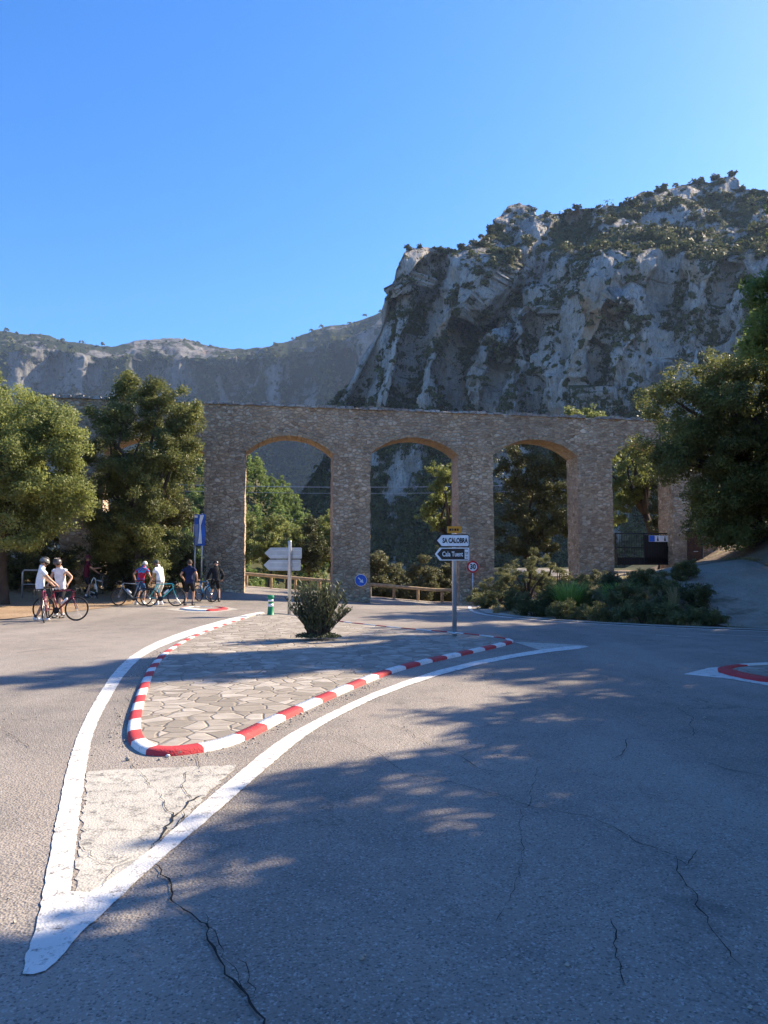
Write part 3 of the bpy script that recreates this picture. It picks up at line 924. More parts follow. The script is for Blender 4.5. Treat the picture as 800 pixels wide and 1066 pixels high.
RIDGE = [(235, 600), (285, 548), (310, 512), (330, 482), (354, 423), (374, 384), (397, 337), (405, 305), (409, 279), (417, 264), (426, 257), (446, 256), (469, 260), (485, 254), (501, 245), (510, 236), (518, 225), (530, 213), (541, 209), (553, 211), (560, 221), (587, 217), (616, 213), (640, 209), (662, 207), (673, 199), (700, 193), (714, 190), (740, 186), (765, 183), (777, 191), (800, 196), (850, 190), (950, 205), (1150, 240)]
RIM = [(235, 400), (400, 240), (430, 262), (470, 268), (510, 266), (540, 262), (575, 262), (600, 270), (620, 262), (680, 262), (740, 266), (800, 258), (1150, 262)]
RAV = [([(600, 228), (565, 258), (545, 285), (522, 312), (492, 338), (470, 385), (476, 440)], 13, 26), ([(455, 272), (441, 300), (433, 340), (425, 390), (412, 440)], 11, 20), ([(412, 310), (390, 355), (377, 400), (362, 430)], 10, 16),
       ([(525, 365), (512, 400), (500, 445)], 13, 16), ([(645, 320), (622, 360), (612, 400), (618, 445)], 9, 12), ([(700, 270), (692, 320), (705, 400)], 10, 10), ([(760, 275), (748, 330), (742, 400)], 9, 10), ([(560, 330), (548, 380), (560, 440)], 10, 12)]
def depth_big(X, Y):
    D = interp(X, [(235, 400), (285, 372), (350, 345), (420, 312), (500, 302), (560, 300), (600, 272), (650, 262), (720, 254), (800, 248), (1150, 235)])
    rim = interp(X, RIM)
    h = np.maximum(0, 587 - np.maximum(Y, rim))
    D = D + h * .12
    e = rim - Y
    soft = np.where(e > -20, np.log1p(np.exp(np.clip(e / 6, -20, 30))) * 6, 0)
    D = D + soft * 1.75
    for line, w, a in RAV:
        D = D + a * np.exp(-(poly_dist(X, Y, line) / w) ** 2)
    # the round buttress right of the great gully, with its overhang
    D = D - 10 * np.exp(-((X - 625) / 40) ** 2 - ((Y - 330) / 75) ** 2)
    D = D + 4 * np.exp(-((X - 600) / 22) ** 2 - ((Y - 338) / 12) ** 2)
    return D
def veg_big(X, Y, N, G, disp):
    e = interp(X, RIM) - Y
    v = .22 + .08 * sstep(-4, 12, e) + .17 * sstep(.30, .75, N[:, :, 2])
    for line, w, a in RAV: v = v + .15 * np.exp(-(poly_dist(X, Y, line) / (w * 1.05)) ** 2)
    v = v + .75 * fbm(G.reshape(-1, 3) / np.array([17, 17, 30]), 5).reshape(X.shape) - .012 * disp
    v = v + .22 * sstep(405, 450, Y) + .07 * sstep(470, 400, X) + .14 * sstep(470, 560, Y)
    # the swathe of scrub on the shoulder
    v = v + .22 * np.exp(-((X - 690) / 110) ** 2 - ((Y - 240) / 16) ** 2)
    return v
xsb = np.unique(np.concatenate([np.linspace(235, 345, 60), np.linspace(345, 560, 230), np.linspace(560, 820, 270), np.linspace(820, 1150, 70)]))
cliff, CP, CV, CN = mountain('cliff', 'rock', xsb, RIDGE, 640, depth_big, 330, 260, [(9, 85, .7, False), (-7, 34, .35, True), (5.5, 20, .8, False), (-2.6, 9, .35, True), (2.2, 6, .8, False), (1.1, 2.4, .8, False)], veg_big, RIM)

FR = [(-1300, 330), (-900, 290), (-650, 318), (-400, 300), (-200, 322), (-60, 336), (0, 344), (31, 347), (52, 348), (73, 353), (105, 358), (125, 357), (150, 353), (175, 350), (190, 351), (210, 357), (241, 361), (262, 361), (273, 359), (299, 354), (325, 344), (345, 338), (362, 337), (380, 331), (394, 324), (430, 312), (500, 300), (700, 300), (900, 320)]
def far_rim(X): return interp(X, FR) + interp(X, [(-400, 14), (0, 13), (100, 9), (140, 9), (175, 14), (240, 9), (280, 5), (320, 12), (400, 14), (900, 14)])
def depth_far(X, Y):
    D = interp(X, [(-400, 1250), (0, 1380), (200, 1500), (300, 1460), (400, 1330), (900, 1300)])
    rim = far_rim(X)
    D = D + np.maximum(0, 587 - np.maximum(Y, rim)) * .25 + np.maximum(0, Y - 400) * -1.1
    e = rim - Y
    D = D + np.where(e > -10, np.log1p(np.exp(np.clip(e / 2.5, -20, 30))) * 2.5, 0) * 17
    for x0, x1, w, a in ((60, 40, 16, 60), (150, 165, 14, 50), (255, 240, 18, 70), (320, 300, 12, 40), (350, 372, 12, 50), (205, 200, 9, 30), (105, 95, 10, 35)):
        D = D + a * np.exp(-((X - (x0 + (x1 - x0) * (Y - 350) / 90)) / w) ** 2) * sstep(-4, 18, -e)
    return D
def veg_far(X, Y, N, G, disp):
    e = far_rim(X) - Y
    v = .47 + .08 * sstep(385, 425, Y) + .2 * sstep(.3, .7, N[:, :, 2]) * (e < 0) + .7 * fbm(G.reshape(-1, 3) / np.array([110, 110, 170]), 4).reshape(X.shape) + .75 * fbm(G.reshape(-1, 3) / np.array([34, 34, 60]), 4).reshape(X.shape)
    v = v + .45 * sstep(440, 480, Y)
    v = v + .14 * (e > 0) - .16 * np.exp(-((X - 175) / 45) ** 2) * (e > -2)
    return v
fm, FP, FV, FN = mountain('mountain', 'far_rock', np.concatenate([np.linspace(-1300, -60, 150), np.linspace(-55, 430, 420), np.linspace(436, 640, 40)]), FR, 600, depth_far, 200, 900, [(24, 340, .7, False), (-14, 150, .4, True), (12, 75, .7, False), (6, 30, .6, False), (3.5, 12, .8, False)], veg_far)

# scrub on the rock: thousands of bushes in the gullies as one mass, the round ones on the shoulder one by one
def scrub_mass(name, P, V, N, n, thr, r, per, leaf, seed, jit):
    g = np.random.default_rng(seed)
    ok = np.where((V > thr) & (P[:, 2] > -14))[0]
    w = (V[ok] - thr + .03); w = w * P[ok, 1] ** 0; w /= w.sum()
    idx = g.choice(ok, n, p=w)
    base = P[idx] + g.normal(size=(n, 3)) * jit
    rad = r * g.lognormal(0, .35, n)
    base = base + N[idx] * rad[:, None] * .25
    d = unit(n * per).reshape(n, per, 3); d[:, :, 2] = np.abs(d[:, :, 2]) * .95 - .25
    Q = base[:, None] + d * (rad[:, None, None] * g.uniform(.55, 1.05, (n, per, 1)))
    t = np.clip(np.repeat(g.random(n), per) * .7 + g.random(n * per) * .3, 0, 1)
    V_, F_, t_ = leaves(Q.reshape(-1, 3), d.reshape(-1, 3), leaf, .8, .6, t)
    return tag(mesh_np(name, V_, F_, M['scrub'], attrs={'tint': t_}), 'dark scrub and bushes growing in the gullies of the grey cliff', 'scrub', kind='stuff')
scrub_mass('cliff_scrub', CP, CV, CN, 8000, .38, 1.7, 46, 1.05, 5, .8)
scrub_mass('mountain_scrub', FP, FV, FN, 9000, .40, 4.2, 20, 4.2, 6, 3)['label'] = 'dark scrub dotted over the distant hazy mountain face'

cpx, cpy = project(CP)
def on_cliff(px, py):
    i = np.argmin((cpx - px) ** 2 + (cpy - py) ** 2); return Vector(CP[i])
protos = []
for k in range(4):
    protos.append((2.6, 2.1))
first = None
gs = random.Random(21)
spots = []
while len(spots) < 64:
    x = gs.uniform(500, 800); y = gs.uniform(float(interp(x, RIDGE)) + 2, float(interp(x, RIM)) + 6)
    if all((x - a) ** 2 + ((y - b) * 1.5) ** 2 > 130 for a, b in spots): spots.append((x, y))
spots += [(437, 254), (424, 259), (481, 257), (509, 240), (745, 186), (725, 190), (762, 184), (690, 197), (655, 208), (600, 216)]
mk = []
for k in range(4):
    mk.append(shrub('cliff_shrub', 'round dark green bush growing on the shoulder of the grey cliff', (0, 0, 0), 2.5, 3.2, 1100, .62, 'scrub', .95, 18, 'bushes on the cliff shoulder', 40 + k, .7, 'bush'))
for i, (x, y) in enumerate(spots):
    p = on_cliff(x, y); s = gs.uniform(.65, 1.35); rz = gs.uniform(0, 6)
    p.z -= .6
    if i < 4:
        mk[i].location = p; mk[i].scale = (s,) * 3; mk[i].rotation_euler.z = rz
    else: dup(mk[i % 4], p, rz, s)

# pines on the sunny valley slope seen through the arch
def pine_proto(k):
    h = 8 + k
    return tree('slope_pine', 'bright green pine among others on the sunny slope through the left open arch', (0, 0, 0),
                [(0, 0, h * .62, 2.1, 2.1, h * .28), (0, 0, h * .82, 1.3, 1.3, h * .16), (.4, 0, h * .42, 2.2, 2.2, h * .14)], 26, .8, 2600, .42, 'pine', .16, (0, 0, h * .4), 'pines on the valley slope', 70 + k, .5, 6, .2)
pp = [pine_proto(k) for k in range(3)]
gs = random.Random(8); n = 0; sp = []
tries = 0
while len(sp) < 215 and tries < 12000:
    tries += 1
    y = gs.uniform(98, 160); x = gs.uniform(-.32, -.075) * y
    if all((x - a) ** 2 + (y - b) ** 2 > 3.6 for a, b in sp): sp.append((x, y))
for i, (x, y) in enumerate(sp):
    p = (x, y, gh(x, y) - .2); s = gs.uniform(.38, .68)
    if i < 3: pp[i].location = p; pp[i].scale = (s,) * 3
    else: dup(pp[i % 3], p, gs.uniform(0, 6), s)

# ------------------------------------------------------------------ trees
def E(px, py, Y, rx, rz, ry=None):
    """a crown lobe: its place and radii measured at its own distance Y"""
    p = at_depth(px, py, Y); k = Y / FPX
    return (p.x, p.y, p.z, rx * k, (ry if ry else rx * k), rz * k)

def ptree(name, label, px, Y, lobes, **k):
    x = (px - 400) / FPX * Y
    b = Vector((x, Y, gh(x, Y)))
    ells = [(c[0] - b.x, c[1] - b.y, c[2] - b.z, *c[3:]) for c in (E(*l) for l in lobes)]
    return tree(name, label, b, ells, **k)

ptree('holm_oak', 'broad olive green holm oak at the left edge above the dirt forecourt', 2, 29.5,
      [(4, 480, 29.5, 74, 58, 2.6), (50, 470, 28.8, 34, 42, 1.6), (-45, 470, 30, 70, 70, 2.8), (45, 518, 28.6, 38, 30, 1.5), (20, 440, 29.5, 48, 28, 1.8), (10, 545, 29, 50, 26, 1.7), (64, 500, 28.6, 20, 35, 1.0)], n_clump=125, rc=.80, n_leaf=200000, leaf=.088, mat='oak', trunk=.3, seed=3, limbs=20)
ptree('holm_oak', 'tall dark holm oak with two upright tops before the left part of the aqueduct', 148, 32.5,
      [(150, 475, 33, 50, 50, 1.9), (127, 420, 33, 22, 34, .9), (183, 424, 33, 22, 30, .9), (188, 478, 32.6, 15, 34, .8), (128, 525, 33, 36, 38, 1.4), (166, 535, 33, 18, 28, 1.0), (108, 470, 33, 22, 40, 1.1), (155, 420, 33.2, 12, 20, .7), (120, 560, 33, 34, 30, 1.2), (160, 572, 33.4, 22, 28, 1.0), (152, 525, 32.2, 34, 40, 1.2), (140, 565, 32.4, 34, 24, 1.1), (168, 588, 32.8, 24, 18, .9)], n_clump=115, rc=.72, n_leaf=190000, leaf=.088, mat='oak_mid', trunk=.3, seed=4, limbs=22, fork=(0, 0, 2.2))
ptree('holm_oak', 'olive green treetop cut by the left edge above the aqueduct', -22, 42, [(-22, 420, 42, 24, 40, 1.5), (-5, 400, 42, 9, 18, .8)], n_clump=40, rc=.6, n_leaf=16000, leaf=.12, mat='oak', seed=5)
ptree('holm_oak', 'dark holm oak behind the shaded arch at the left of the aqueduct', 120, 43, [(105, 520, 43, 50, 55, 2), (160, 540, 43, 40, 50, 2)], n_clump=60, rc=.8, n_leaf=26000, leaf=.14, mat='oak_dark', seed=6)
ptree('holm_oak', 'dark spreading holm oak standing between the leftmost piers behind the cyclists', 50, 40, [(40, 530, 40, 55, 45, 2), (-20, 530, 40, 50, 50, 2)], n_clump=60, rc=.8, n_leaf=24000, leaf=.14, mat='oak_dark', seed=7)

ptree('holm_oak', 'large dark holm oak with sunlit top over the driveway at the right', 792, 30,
      [(752, 425, 29.5, 58, 62, 2.4), (705, 440, 29.2, 34, 38, 1.7), (785, 400, 29.5, 48, 42, 2.2), (715, 495, 29, 34, 34, 1.5), (790, 495, 29.5, 60, 55, 2.5), (840, 450, 30, 60, 80, 2.6), (740, 530, 29, 30, 30, 1.4), (690, 470, 29.4, 20, 30, 1.2), (810, 545, 30, 40, 28, 1.8), (760, 545, 29.6, 40, 26, 1.6), (775, 470, 29, 50, 40, 2.0)], n_clump=170, rc=.80, n_leaf=240000, leaf=.088, mat='oak_mid', trunk=.36, seed=8, limbs=26, fork=(-.3, 0, 2.0))
ptree('pine_tree', 'light green pine reaching in at the right edge above the oak', 900, 20,
      [(797, 318, 20, 24, 22, .8), (812, 348, 20.3, 34, 20, 1.1), (802, 288, 20, 16, 14, .6), (850, 300, 20, 50, 38, 1.6), (905, 250, 20, 66, 55, 2.1), (960, 320, 20, 66, 45, 2.2), (880, 360, 20, 56, 28, 1.9), (910, 180, 20, 46, 50, 1.5), (850, 220, 20, 30, 30, 1.2), (872, 160, 20, 42, 40, 1.5), (880, 260, 20, 50, 40, 1.8)], n_clump=210, rc=.55, n_leaf=190000, leaf=.12, mat='pine', trunk=.24, seed=9, aspect=.38, limbs=30, fork=(0, 0, 5.0))
# trees behind the arches
ptree('holm_oak', 'olive green tree hanging in at the right side of the second open arch', 478, 46, [(462, 498, 46, 20, 28, 1.5), (455, 530, 46, 14, 24, 1.2), (480, 520, 46, 25, 50, 1.6), (470, 560, 46, 16, 22, 1.2)], n_clump=44, rc=.5, n_leaf=26000, leaf=.11, mat='oak', seed=10)
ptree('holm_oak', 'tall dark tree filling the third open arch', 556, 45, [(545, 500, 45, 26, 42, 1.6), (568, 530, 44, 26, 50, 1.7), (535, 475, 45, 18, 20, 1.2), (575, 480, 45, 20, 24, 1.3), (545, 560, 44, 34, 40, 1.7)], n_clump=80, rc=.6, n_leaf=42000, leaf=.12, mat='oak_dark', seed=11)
ptree('holm_oak', 'yellow green treetop showing above the aqueduct over the third open arch', 612, 46, [(605, 440, 46, 26, 20, 1.4), (590, 432, 46, 10, 12, .7), (620, 436, 46, 10, 10, .7), (610, 480, 46, 30, 40, 1.6)], n_clump=50, rc=.5, n_leaf=24000, leaf=.11, mat='oak', seed=12)
ptree('holm_oak', 'sunlit yellow green tree beyond the gate in the right arch', 690, 50, [(655, 495, 50, 26, 34, 1.8), (640, 520, 50, 16, 26, 1.4), (668, 470, 50, 18, 18, 1.2)], n_clump=50, rc=.55, n_leaf=26000, leaf=.12, mat='oak', seed=13)
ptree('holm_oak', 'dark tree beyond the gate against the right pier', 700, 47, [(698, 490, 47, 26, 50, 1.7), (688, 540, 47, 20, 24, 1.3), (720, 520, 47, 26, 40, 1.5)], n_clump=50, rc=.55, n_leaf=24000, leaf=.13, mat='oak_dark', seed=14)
# the row below the guard rail
row1 = [(252, 54, 556, 17, 26, 'olive green tree at the left side of the first open arch', 'oak'), (283, 52, 560, 17, 28, 'olive green tree left of the arrow signs seen through the first open arch', 'oak'),
        (300, 58, 556, 15, 20, 'olive green tree behind the arrow signs in the first open arch', 'oak'), (322, 53, 562, 17, 26, 'dark olive tree right of the arrow signs in the first open arch', 'oak_dark'), (345, 55, 556, 15, 28, 'olive green tree at the right side of the first open arch', 'oak'),
        (394, 50, 596, 12, 20, 'grey green bush at the left side of the second open arch', 'olive'), (415, 52, 603, 13, 20, 'low grey green bush in the middle of the second open arch', 'olive'), (440, 50, 600, 15, 21, 'round grey green bush right of the middle of the second open arch', 'olive'), (463, 51, 604, 12, 20, 'grey green bush against the third pier below the hanging tree', 'olive')]
for i, (px, Y, py, rx, rz, lab, m) in enumerate(row1):
    ptree('roadside_tree' if i < 5 else 'olive_bush', lab, px, Y, [(px, py, Y, rx, rz), (px - 6, py + 16, Y, rx * .9, rz * .7), (px + 6, py + 20, Y - .5, rx * .9, rz * .7)], n_clump=40, rc=.5, n_leaf=20000, leaf=.11, mat=m, trunk=.12, seed=30 + i, cat='tree' if i < 5 else 'bush')

# trees on the bank to the right, out of the frame, that shade the junction
for i, (x, y, h, r) in enumerate([(7.4, 6.0, 7.6, 2.3), (15.6, 19.6, 10, 2.6), (17.6, 24.5, 8, 2.8), (20.5, 27, 12, 3.3), (9.9, 8.5, 9.2, 2.7), (12.1, 12.2, 9.4, 2.8), (15.3, 17.2, 10.5, 2.9), (8.4, 4.2, 8.6, 2.8), (13.5, 6.5, 11.5, 3.2), (17.5, 11, 12, 3.4), (11, 1.5, 11, 3.2), (18.5, 20, 11, 3.0)]):
    tree('holm_oak', 'dark holm oak on the verges beside the right arm of the junction', (x, y, gh(x, y)), [(0, 0, h * .68, r, r, h * .27), (-r * .5, .5, h * .56, r * .62, r * .62, h * .2), (r * .5, -.7, h * .6, r * .66, r * .66, h * .22), (0, r * .5, h * .5, r * .6, r * .6, h * .16)], 80, .75, 36000, .15, 'oak_dark', .26, (0, 0, 2.4), 'oaks shading the junction', 60 + i)

# more of the same wood to the left of the frame
src = [o for o in COL.objects if o.name.startswith('holm_oak') and o.parent is None][:2]
for i, (x, y, q, sc) in enumerate([(-22, 31, 1, .95), (-27, 36, 0, 1.05), (-33, 30, 1, 1.1), (-24, 42, 0, .9), (-40, 38, 0, 1.1), (-30, 46, 1, 1.0), (-21, 22, 0, .85)]):
    dup(src[q], (x, y, gh(x, y)), i * 1.3 + .6, sc, 'olive green holm oak in the wood beyond the left edge of the forecourt')['group'] = 'oaks of the wood left of the forecourt'

tree('holm_oak', 'unseen low bushy holm oak added on the slope to shade the driveway', (17.8, 27.6, gh(17.8, 27.6)), [(0, 0, 2.0, 3.0, 3.2, 2.0), (-.6, -2.2, 1.6, 2.2, 2.2, 1.6)], 70, .75, 40000, .13, 'oak_dark', .2, (0, 0, .8), None, 91)  # out of view, added to keep low sun off the driveway
# ------------------------------------------------------------------ shrubs
def pshrub(name, label, px, Y, wpx, hpx, **k):
    x = (px - 400) / FPX * Y; s = Y / FPX
    return shrub(name, label, (x, Y, gh(x, Y) - .05), wpx * s / 2, hpx * s, **k)
bank = [(520, 30, 40, 39, 'bank', 'low dark shrub against the foot of the third pier'), (548, 31, 50, 54, 'bank', 'dark rounded shrub under the tree of the third open arch'),
        (566, 33, 44, 70, 'bank', 'tall grey green drooping shrub in front of the pier beside the gate'), (535, 26.5, 40, 22, 'bank', 'low dark brown shrub at the left end of the road bank'),
        (575, 25, 44, 24, 'oak_dark', 'low dark shrub below the green grass fountain'), (612, 24, 44, 24, 'bank', 'dark shrub in the middle of the road bank'), (650, 23.6, 46, 24, 'bank', 'dark shrub on the road bank under the gate'),
        (690, 23, 56, 37, 'bank', 'tallest leafy shrub on the road bank before the driveway'), (722, 22.2, 52, 29, 'oak_dark', 'brownish shrub at the right end of the road bank'), (634, 27, 30, 16, 'olive', 'small grey green shrub at the edge of the driveway'),
        (600, 28, 44, 22, 'bank', 'dark shrub behind the green grass fountain'), (668, 25.5, 40, 22, 'bank', 'dark shrub behind the leafy shrub on the road bank'), (500, 33, 30, 29, 'bank', 'small dark shrub beside the speed limit sign'),
        (505, 27.5, 40, 22, 'bank', 'low spreading dark shrub at the road edge below the speed limit sign'), (556, 23.8, 50, 22, 'oak_dark', 'low brownish shrub at the road edge left of the middle of the bank'), (590, 22.4, 46, 22, 'bank', 'low dark shrub at the road edge below the grass fountain'), (630, 21.6, 50, 22, 'bank', 'low brownish shrub at the road edge in the middle of the bank'), (668, 21.0, 52, 24, 'bank', 'dark shrub at the road edge below the tallest leafy shrub'),
        (705, 20.5, 54, 22, 'bank', 'low brown shrub at the road edge near the driveway mouth'), (738, 20.3, 34, 14, 'bank', 'smallest dark shrub at the very end of the bank by the driveway mouth'), (580, 30.5, 40, 34, 'bank', 'dark shrub under the pier beside the gate'), (622, 30, 40, 16, 'olive', 'grey green shrub at the foot of the pier left of the gate'), (530, 33.5, 44, 51, 'bank', 'dark bush growing in the third arch opening'), (712, 25, 34, 22, 'bank', 'dark shrub on the far side of the bank above the driveway')]
for i, (px, Y, w, h, m, lab) in enumerate(bank):
    pshrub('bank_shrub', lab, px, Y, w, h, n_leaf=9000, leaf=.055, mat=m, rc=.22, n_clump=20, aspect=.32, seed=100 + i)
left = [(18, 33.4, 70, 44, 'low dark shrub in front of the trunk of the big left oak'), (58, 35.4, 60, 46, 'low dark shrub right of the hoop rail'), (5, 36, 70, 55, 'dark shrub at the far left under the big oak'), (42, 35.2, 60, 50, 'dark shrub behind the pair of cyclists in white'), (112, 34.8, 46, 44, 'dark shrub behind the lifted white bicycle'), (135, 35.2, 50, 58, 'dark shrub at the foot of the tall oak'),
        (168, 35.3, 46, 52, 'dark shrub behind the cyclist in white shorts'), (195, 35.6, 40, 56, 'dark shrub left of the blue banner sign'), (80, 42, 60, 60, 'dark shrub under the left shaded arch')]
for i, (px, Y, w, h, lab) in enumerate(left):
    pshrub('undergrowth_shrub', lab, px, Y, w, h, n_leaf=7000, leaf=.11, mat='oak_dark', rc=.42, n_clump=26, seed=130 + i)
for i, (px, Y, n, hpx, w, m, lab) in enumerate([(592, 24.2, 620, 50, .5, 'grass', 'bright green fountain of grass on the road bank'), (640, 24.5, 260, 32, .3, 'grass', 'small green grass fountain beside the driveway'), (516, 25, 60, 18, .16, 'dry_grass', 'yellow dry grass tuft at the left end of the road bank'), (607, 23.2, 50, 16, .14, 'dry_grass', 'yellow dry grass tuft in the middle of the bank edge'), (664, 22.4, 60, 20, .16, 'dry_grass', 'pale dry grass tuft on the bank before the leafy shrub'), (700, 22, 120, 46, .3, 'dry_grass', 'tall pale grass tuft among the leafy shrub'), (560, 25.2, 120, 22, .3, 'grass', 'green grass tuft left of the grass fountain')]):
    x = (px - 400) / FPX * Y; s = Y / FPX
    grass_tuft('grass_tuft', lab, (x, Y, gh(x, Y) - .03), n, .12 if n < 200 else .35, hpx * s * 1.15, w if n < 200 else .95, .018, m, 150 + i)
# low weeds over the bank: nobody could count them
def weeds(name, label, n, xr, yr, test, seed, h=.16, mat='dry_grass'):
    g = np.random.default_rng(seed)
    x = g.uniform(*xr, n); y = g.uniform(*yr, n); m = test(x, y); x, y = x[m], y[m]
    dn = fbm(np.column_stack([x * .5, y * .5, 0 * x]), 3); k = dn > -.05; x, y = x[k], y[k]
    V, F, T = [], [], []
    vs = [blades(9, .06, h, .09, .012, seed + q, .35) for q in range(6)]
    z = ground_h(x, y)
    for i in range(len(x)):
        v, f, t = vs[i % 6]; s = g.uniform(.6, 1.5)
        V.append(v * s + np.array([x[i], y[i], z[i] - .02])); F.append(f + 90 * i); T.append(t)
    o = mesh_np(name, np.concatenate(V), np.concatenate(F), M[mat], attrs={'tint': np.concatenate(T)})
    return tag(o, label, 'weeds', kind='stuff')
drvA = np.array(drv)
weeds('bank_weeds', 'dry weeds covering the bank between road and driveway', 16000, (2, 13), (18, 37), lambda x, y: (edge_dist(x, y) > .25) & ~in_poly(x, y, drv) & (y < 37), 3)
weeds('verge_weeds', 'dry weeds on the slope right of the driveway', 4000, (15, 24), (15, 36), lambda x, y: (edge_dist(x, y) > .3) & ~in_poly(x, y, drv), 4)
weeds('forecourt_weeds', 'sparse dry weeds under the trees behind the forecourt', 2600, (-24, -8.6), (33, 37), lambda x, y: (x < -8.8), 5, .14)

# oleander on the island
b = gpt(331, 668); b.z = .1
ol = thing('oleander_bush', 'upright dark oleander bush planted on the stone traffic island', 'bush', b)
g = np.random.default_rng(77)
mb = MB(); Pp, Oo = [], []
for i in range(95):
    a = g.random() * 2 * PI; r0 = .22 * math.sqrt(g.random()); lean = g.uniform(.04, .60) * (1 if i % 3 else .5); H = g.uniform(.65, 1.16) * (1.04 - .30 * (lean / .6) ** 2)
    d = np.array([math.cos(a), math.sin(a), 0]); base = d * r0
    pts = [base + d * lean * t ** 1.3 + np.array([0, 0, H * t]) for t in (0, .35, .7, 1)]
    mb.tube(pts, [.010, .008, .006, .003], 5)
    n = 60
    t = g.uniform(.12, 1.0, n)
    c = base[None] + d[None] * (lean * t ** 1.3)[:, None] + np.array([0, 0, 1])[None] * (H * t)[:, None]
    rd = unit(n); rd[:, 2] = np.abs(rd[:, 2]) * .8 + .75; rd /= np.linalg.norm(rd, axis=1)[:, None]
    Pp.append(c + rd * .06); Oo.append(rd)
mb.build('stem', M['bark'], ol)
Pp = np.concatenate(Pp); D = np.concatenate(Oo); n = len(Pp)
L = g.uniform(.08, .15, n)[:, None]; S = np.cross(D, unit(n)); S /= np.linalg.norm(S, axis=1)[:, None]
V = np.stack([Pp - D * L * .5, Pp + S * .011, Pp + D * L * .5, Pp - S * .011], 1).reshape(-1, 3)
mesh_np('foliage', V, np.arange(4 * n).reshape(n, 4), M['oleander'], ol, attrs={'tint': np.repeat(g.random(n), 4)})
C_ = unit(1400) * np.array([.5, .34, .1]); C_[:, 2] = np.abs(C_[:, 2])
V, F, t = leaves(C_ * np.sqrt(g.random(1400))[:, None], unit(1400), .06, .35)
litter = tag(mesh_np('leaf_litter', V, F, M['oleander'], attrs={'tint': t}), 'fallen dark leaves heaped round the foot of the oleander bush', 'leaf litter', kind='stuff')
litter.location = b
# ------------------------------------------------------------------ signs and street furniture
def arrow_outline(w, h, tip):
    """panel with its point to the left, rounded at the square end; origin at the middle of the square part"""
    return [(-w / 2 - tip * .0, h / 2), (-w / 2 - tip, .0), (-w / 2, -h / 2), (w / 2 - .02, -h / 2), (w / 2, -h / 2 + .02), (w / 2, h / 2 - .02), (w / 2 - .02, h / 2)]

def arrow_sign(parent, name, label, z, w, h, tip, face, border, y, inner=None):
    """flat arrow panel facing -Y at height z, in the post's own space"""
    p = MB()
    p.prism(arrow_outline(w, h, tip), (0, y, z), (1, 0, 0), (0, 0, 1), -.012)
    o = p.build(name, border, parent)
    if label: o['label'] = label
    f = MB(); k = .02
    f.prism(arrow_outline(w - 2 * k + .01, h - 2 * k, tip * (h - 2 * k) / h), (0, y - .0005, z), (1, 0, 0), (0, 0, 1), .003)
    f.build('panel_face', face, o)
    return o

# direction sign on the island
b = gpt(473.5, 664); b.z = .1
s = b.y / FPX
post = thing('direction_sign', 'steel post with white SA CALOBRA plate above a brown Cala Tuent plate', 'direction sign', b, R(4))
H = 110 * s
pm = MB(); pm.lathe([(.05, -.1), (.05, H - .02), (.045, H)], n=20); pm.lathe([(.085, -.02), (.085, .018), (.055, .03)], n=20)
pm.build('post', M['galv'], post, True)
z1 = H - 14.5 * s; z2 = H - 28.5 * s
for nm, z, face, bord, txt, tcol, sz, sq in (('white_arrow_panel', z1, 'sign_white', 'sign_black', 'SA CALOBRA', 'sign_black', .145, .64), ('brown_arrow_panel', z2, 'sign_brown', 'sign_white', 'Cala Tuent', 'sign_white', .145, .70)):
    w, h, tip = 31 * s, 13.2 * s, 5 * s
    o = arrow_sign(post, nm, None, z, w, h, tip, M[face], M[bord], -.062)
    # dark or pale chevron beside the point
    c = MB(); q = h / 2 - .022
    c.prism([(-w / 2 + .015, q), (-w / 2 + .045, q), (-w / 2 - tip * .55, 0), (-w / 2 + .045, -q), (-w / 2 + .015, -q), (-w / 2 - tip * .9, 0)], (0, -.0657, z), (1, 0, 0), (0, 0, 1), .002)
    c.build('chevron', M[tcol], o)
    off = .012 if txt[0] == 'S' else -.045
    text_obj('lettering', txt, sz, M[tcol], o, Matrix.Translation((off, -.0680, z - .004)) @ Matrix.Rotation(PI / 2, 4, 'X'), sq, .006 if txt[0] == 'S' else .003)
    if txt[0] == 'C':
        c = MB(); c.box((w / 2 - .062, -.0672, z), (.085, .003, h - .07)); e = c.build('symbol_box', M['sign_white'], o)
        c = MB()
        for k in range(2):
            c.lathe([(.012, 0), (.012, .002)], (w / 2 - .078 + k * .032, -.0725, z + .035), 10, axis='y')
        c.box((w / 2 - .062, -.0705, z + .002), (.052, .002, .018)); c.box((w / 2 - .062, -.0705, z - .045), (.055, .002, .012)); c.box((w / 2 - .062, -.0705, z - .072), (.04, .002, .010))
        c.build('symbol', M['sign_black'], e)
c = MB()
for z in (z1, z2):
    c.box((0, -.045, z + .05), (.13, .03, .03)); c.box((0, -.045, z - .05), (.13, .03, .03))
c.build('clamp', M['galv'], post)
rp = MB(); rp.box((.0, -.06, H - 3.2 * s), (15 * s, .008, 7 * s)); ro = rp.build('route_plate', M['sign_orange'], post)
rp = MB()
for k, wd in ((-.088, .05), (-.035, .03), (.02, .045), (.075, .035)): rp.box((k, -.0655, H - 3.2 * s), (wd, .002, .05))
rp.build('route_mark', M['sign_black'], ro)

